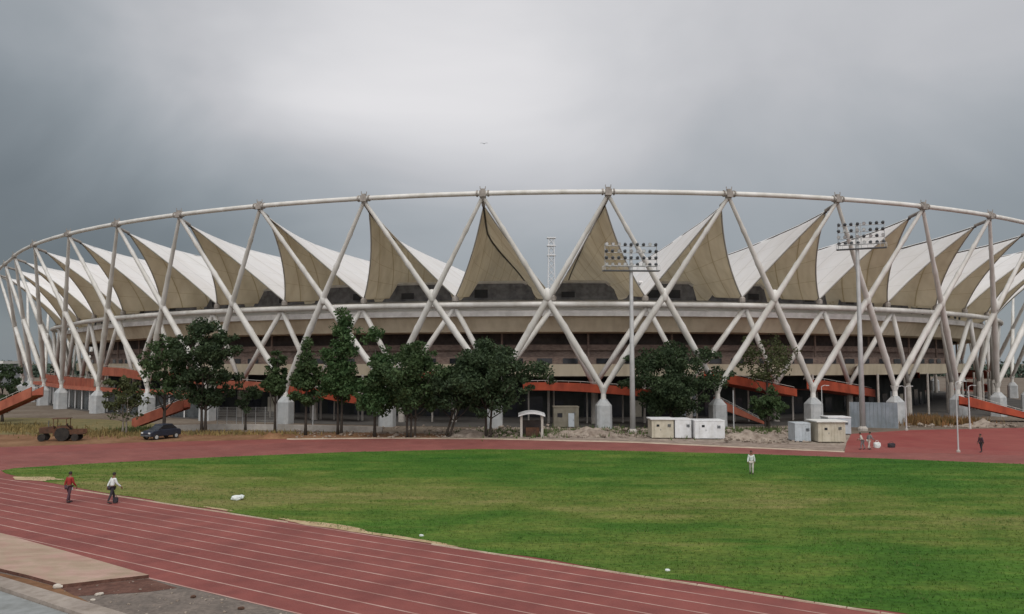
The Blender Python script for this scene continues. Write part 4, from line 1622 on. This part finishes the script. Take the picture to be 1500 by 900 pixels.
def person(px, py, H, heading, label, shirt, trousers, stride=.25, armswing=.2, spread=.0, lean=0.05, group=None, bend=.0, sleeves='long', head_turn=0):
    """faces +Y in its own space; heading turns it (0 = away from the camera)"""
    c = g(px, py)
    s = H / 1.75
    t = empty('person', (c.x, c.y, .015), label, 'person', group, heading)
    V, Ed, Rd = [], [], []

    def vert(p, r, link=None):
        V.append(tuple(Vector(p) * s))
        Rd.append(tuple(q * s for q in r) if hasattr(r, '__len__') else r * s)
        if link is not None:
            Ed.append((link, len(V) - 1))
        return len(V) - 1
    ly = lean
    pel = vert((0, 0, .94), (.15, .105))
    wai = vert((0, ly * .4, 1.08), (.135, .10), pel)
    che = vert((0, ly * .9, 1.30), (.165, .115), wai)
    shc = vert((0, ly * 1.2, 1.43), (.11, .085), che)
    nec = vert((0, ly * 1.3, 1.50), .055, shc)
    chn = vert((0, ly * 1.4 + .02, 1.575), .072, nec)
    hd = vert((0, ly * 1.4 + .012, 1.65), (.078, .095), chn)
    tp = vert((0, ly * 1.4, 1.72), (.065, .08), hd)
    vert((0, ly * 1.4 + .118, 1.625), .014, hd)               # nose
    joints = {}
    for sd in (-1, 1):
        sw = armswing * sd
        sh = vert((sd * .17, ly * 1.1, 1.40), .062, shc)
        el = vert((sd * .235, ly + sw * .35 - .02, 1.13), .046, sh)
        wr = vert((sd * .245, ly + sw * .9 + .06 + bend * .2, .90 + abs(sw) * .08 + bend * .15), .031, el)
        pa = vert((sd * .245, ly + sw * 1.0 + .08 + bend * .25, .83 + abs(sw) * .1 + bend * .17), (.022, .036), wr)
        pv = Vector(V[pa]) / s
        for fi in range(4):
            yy = -.03 + .02 * fi
            k_ = vert(pv + Vector((0, yy, -.045)), .0085, pa)
            ln = (.032, .040, .043, .035)[fi]
            k2 = vert(pv + Vector((-sd * .008, yy + .006, -.045 - ln)), .008, k_)
            vert(pv + Vector((-sd * .022, yy + .012, -.045 - ln * 1.7)), .007, k2)
        th_ = vert(pv + Vector((-sd * .012, .042, -.005)), .010, wr)
        vert(pv + Vector((-sd * .026, .055, -.045)), .008, th_)
        st = stride * -sd
        hp = vert((sd * (.09), 0, .90), .092, pel)
        kn = vert((sd * (.10 + spread * .5), st * .55 + .04, .50), .060, hp)
        an = vert((sd * (.10 + spread), st * 1.0 - .02, .09 + max(0, -st) * .22), .037, kn)
        he = vert((sd * (.10 + spread), st * 1.0 + .05, .045 + max(0, -st) * .16), .038, an)
        vert((sd * (.105 + spread), st * 1.0 + .17, .03 + max(0, -st) * .05), .030, he)
        joints[sd] = (sh, el, wr, hp, kn, an, he)
    body = skin_mesh(V, Ed, Rd)
    link_mesh('body', body, M['skin'], t)

    def cloth(name, chain, mat, grow):
        ids = []
        vv, ee, rr = [], [], []
        for a_, b_ in chain:
            for q in (a_, b_):
                if q not in ids:
                    ids.append(q)
                    vv.append(V[q])
                    r = Rd[q]
                    r = r if hasattr(r, '__len__') else (r, r)
                    rr.append(tuple(x * 1.04 + grow * s for x in r))
            ee.append((ids.index(a_), ids.index(b_)))
        return link_mesh(name, skin_mesh(vv, ee, rr), mat, t)
    sc = [(pel, wai), (wai, che), (che, shc)]
    for sd in (-1, 1):
        sh, el, wr, *_ = joints[sd]
        sc += [(shc, sh), (sh, el)]
        if sleeves == 'long':
            sc += [(el, wr)]
    cloth('shirt', sc, M[shirt], .016)
    tcn = []
    for sd in (-1, 1):
        _, _, _, hp, kn, an, he = joints[sd]
        tcn += [(pel, hp), (hp, kn), (kn, an)]
    cloth('trousers', tcn, M[trousers], .014)
    # hair: a cap over the crown and nape
    hb = MB()
    hc_ = Vector(V[hd])
    rows = []
    for i in range(7):
        ph_ = PI / 2 * i / 6 * 1.18
        row = []
        for j in range(15):
            a_ = 2 * PI * j / 14
            front = max(0, math.sin(a_))
            p_ = ph_ * (1 - .38 * front)
            row.append(hc_ + Vector((math.sin(p_) * math.cos(a_) * .094, math.sin(p_) * math.sin(a_) * .108 - .008, math.cos(p_) * .112 + .01)) * s)
        rows.append(row)
    hb.grid(rows)
    hb.build('hair', M['hair'], t, smooth=True)
    # shoes
    for sd in (-1, 1):
        an, he = joints[sd][5], joints[sd][6]
        p0, p1 = Vector(V[he]), Vector(V[he + 1])
        dr = (p1 - p0)
        MB().tube([p0 - dr * .75, p0 - dr * .3, p0 + dr * .4, p1 + dr * .35], [.03 * s, .048 * s, .046 * s, .026 * s], 8).build('shoe', M['dark_cloth'], t, smooth=True)
    return t


person(100, 737, 1.74, R(-20), 'person in dark red shirt and dark trousers walking along the track', 'red_cloth', 'purple_cloth', .16, .18)
person(163, 738, 1.72, R(-35), 'person in white shirt and black trousers striding along the track', 'white_cloth', 'dark_cloth', .26, .30, .03, .08)
person(1101, 695, 1.66, R(160), 'person in pale shirt and pale trousers standing out on the lawn', 'white_cloth', 'pale_cloth', .14, .12)
person(1438, 663, 1.62, R(100), 'person in dark red top and dark trousers on the red apron, far right', 'purple_cloth', 'dark_cloth', .1, .1)
person(1264, 659, 1.55, R(60), 'person in pale clothes on red apron by second floodlight, left of the pair', 'pale_cloth', 'grey_cloth', .18, .15, bend=.6, lean=.16)
person(1273, 659, 1.60, R(-70), 'person in brownish shirt on red apron by second floodlight, right of the pair', 'grey_cloth', 'pale_cloth', .2, .2, bend=.5, lean=.12)


def bag(px, py, z, size, mat, label, cat='bag', name='bag'):
    c = g(px, py)
    t = empty(name, (c.x, c.y, z), label, cat)
    bm = bmesh.new()
    bmesh.ops.create_cube(bm, size=1)
    bmesh.ops.subdivide_edges(bm, edges=bm.edges[:], cuts=3, use_grid_fill=True)
    for v in bm.verts:
        l = max(abs(v.co.x), abs(v.co.y), abs(v.co.z))
        u = v.co.normalized() * .62
        v.co = v.co.lerp(u, .45)
        v.co *= 1 + .15 * mnoise.noise(v.co * 3)
        v.co = Vector((v.co.x * size[0], v.co.y * size[1], (v.co.z + .5) * size[2]))
    me = bpy.data.meshes.new('pouch')
    bm.to_mesh(me)
    bm.free()
    me.materials.append(mat)
    o = bpy.data.objects.new('pouch', me)
    COL.objects.link(o)
    o.parent = t
    arc = [(math.cos(a_) * size[0] * .28, 0, size[2] * .97 + math.sin(a_) * size[2] * .42) for a_ in np.linspace(PI, 0, 9)]
    MB().tube(arc, .012, 6).build('strap', mat, t)
    return t


bag(103.6, 736.6, .70, (.15, .10, .22), M['white_cloth'], 'small white bag held at the hip by the person in dark red shirt')
bag(1285, 656.5, .015, (.55, .4, .5), M['white_cloth'], 'white bag on red apron beside the pair of people')
bag(1306, 656, .015, (.6, .4, .4), M['dark_cloth'], 'dark bag lying on the red apron right of the white bag')
bag(169, 738, .05, (.26, .16, .3), M['dark_cloth'], 'dark bag hanging low beside the person in white shirt')

# ------------------------------------------------------------------ blue car
c = g(236, 643)
car = empty('parked_car', c, 'small dark blue car parked under the trees at left', 'car', rz=R(62))
prof = [(-1.85, .35), (-1.88, .75), (-1.55, .92), (-1.1, 1.0), (-.75, 1.02), (1.2, 1.05), (1.75, .98), (1.85, .7), (1.83, .35)]
MB().prism(prof, 1.6).build('body', M['blue_paint'], car, bevel=.07)
cabp = [(-1.0, 1.0), (-.35, 1.46), (.85, 1.50), (1.5, 1.04)]
MB().prism(cabp, 1.36).build('cabin', M['glass'], car, bevel=.05)
MB().prism([(-.42, 1.44), (-.3, 1.53), (.8, 1.56), (.95, 1.47)], 1.30).build('roof', M['blue_paint'], car, bevel=.03)
for x in (-1.2, 1.2):
    for y in (-.76, .76):
        wm = MB()
        wm.lathe([(.20, -.09), (.30, -.09), (.31, -.05), (.31, .05), (.30, .09), (.20, .09)], (0, 0, 0), 18)
        wm.v = [(p[0] + x, p[2] + y, p[1] + .31) for p in wm.v]
        wo = wm.build('wheel', M['rubber'], car)
        rm_ = MB().lathe([(.19, -.095), (.19, .095)], (0, 0, 0), 14)
        rm_.v = [(p[0] + x, p[2] + y, p[1] + .31) for p in rm_.v]
        rm_.build('rim', M['galv'], wo)
for y in (-.55, .55):
    MB().box((-1.87, y, .72), (.06, .30, .16)).build('headlight', M['lamp_glass'], car, bevel=.02)
    MB().box((1.85, y, .78), (.05, .22, .18)).build('tail_light', M['red_cloth'], car, bevel=.02)
    MB().box((-.72, y * 1.6, 1.05), (.1, .16, .12)).build('mirror', M['blue_paint'], car, bevel=.02)
MB().box((-1.88, 0, .45), (.1, 1.5, .16)).build('bumper', M['lamp_body'], car, bevel=.03)

# ------------------------------------------------------------------ tractor with trailer at the left
c = g(82, 646)
tr_ = empty('tractor', c, 'dark rusty brown tractor standing on soil at the left', 'tractor', rz=R(12))
mb = MB()
mb.prism([(-1.5, .75), (-1.55, 1.25), (-1.4, 1.4), (-.2, 1.5), (0, .8)], .62)
mb.build('bonnet', M['rust'], tr_, bevel=.04)
MB().prism([(-.25, .55), (-.2, 1.2), (.9, 1.05), (1.0, .5)], .75).build('body', M['rust'], tr_, bevel=.04)
MB().prism([(.35, 1.15), (.35, 1.3), (.85, 1.3), (.95, 1.75), (1.02, 1.75), (.95, 1.15)], .5).build('seat', M['dark_cloth'], tr_, bevel=.03)
mb = MB()
for y in (-.6, .6):
    mb.tube([(-.1, y, 1.2), (-.1, y, 2.25)], .035, 6)
    mb.tube([(1.1, y, 1.2), (1.1, y, 2.25)], .035, 6)
mb.build('roll_frame', M['rust'], tr_)
MB().box((.5, 0, 2.28), (1.5, 1.4, .07)).build('canopy', M['rust'], tr_, bevel=.02)
mb = MB().tube([(-.8, .2, 1.4), (-.8, .2, 2.05)], .045, 8)
mb.build('exhaust', M['lamp_body'], tr_)
mb = MB().tube([(0.05, 0, 1.2), (.25, 0, 1.55)], .025, 6)
for a_ in range(12):
    t0, t1 = 2 * PI * a_ / 12, 2 * PI * (a_ + 1) / 12
    mb.tube([(.25 + .08 * math.cos(t0), .2 * math.sin(t0), 1.55 + .18 * math.cos(t0)), (.25 + .08 * math.cos(t1), .2 * math.sin(t1), 1.55 + .18 * math.cos(t1))], .018, 5)
mb.build('steering_wheel', M['lamp_body'], tr_)
for x, r_, wd in ((-1.15, .38, .2), (.75, .70, .34)):
    for y in (-.62, .62):
        wm = MB().lathe([(r_ * .55, -wd / 2), (r_ * .95, -wd / 2), (r_, -wd / 3), (r_, wd / 3), (r_ * .95, wd / 2), (r_ * .55, wd / 2)], (0, 0, 0), 20)
        wm.v = [(p[0] + x, p[2] + y, p[1] + r_) for p in wm.v]
        wo = wm.build('wheel', M['rubber'], tr_)
        rm_ = MB().lathe([(r_ * .53, -wd * .35), (r_ * .53, wd * .35)], (0, 0, 0), 14)
        rm_.v = [(p[0] + x, p[2] + y, p[1] + r_) for p in rm_.v]
        rm_.build('rim', M['rust'], wo)
for y in (-.55, .55):
    MB().prism([(.05, 1.2), (.25, 1.5), (1.15, 1.5), (1.4, 1.2), (1.2, 1.32), (.3, 1.32)], .34, Matrix.Translation((0, y * 1.05, 0))).build('mudguard', M['rust'], tr_)
c = g(108, 645.5)
tl = empty('trailer', c, 'low rusty flat trailer hitched behind the brown tractor', 'trailer', rz=R(12))
MB().box((.2, 0, .72), (1.7, 1.3, .12)).build('bed', M['rust'], tl, bevel=.02)
MB().box((.2, .62, .95), (1.7, .06, .4)).build('side_board', M['rust'], tl)
MB().box((.2, -.62, .95), (1.7, .06, .4)).build('side_board', M['rust'], tl)
MB().tube([(-1.1, 0, .6), (-.6, 0, .68)], .05, 6).build('drawbar', M['rust'], tl)
for y in (-.72, .72):
    wm = MB().lathe([(.2, -.1), (.34, -.1), (.36, -.05), (.36, .05), (.34, .1), (.2, .1)], (0, 0, 0), 16)
    wm.v = [(p[0] + .3, p[2] + y, p[1] + .36) for p in wm.v]
    wm.build('wheel', M['rubber'], tl)

# ------------------------------------------------------------------ bird in the sky
bp = Vector((0, 0, HC)) + ray(709, 211) * 150
bb = bmesh.new()
mb = MB()
mb.tube([(0, -.28, 0), (0, -.12, .02), (0, .08, .03), (0, .2, .02), (0, .27, .02)], [.01, .06, .08, .05, .012], 8)
for sx in (-1, 1):
    rows = []
    for u, z, y0, y1 in ((0, .03, -.1, .12), (.25, .14, -.1, .11), (.5, .16, -.13, .05), (.75, .10, -.16, -.06)):
        rows.append([(sx * u, y0, z), (sx * u, (y0 + y1) / 2, z + .02), (sx * u, y1, z)])
    mb.grid(rows)
bb.free()
o = mb.build('bird', M['lamp_body'], None, True)
o.location = bp
tag(o, 'small dark bird flying in the grey sky above the roof ring', 'bird')
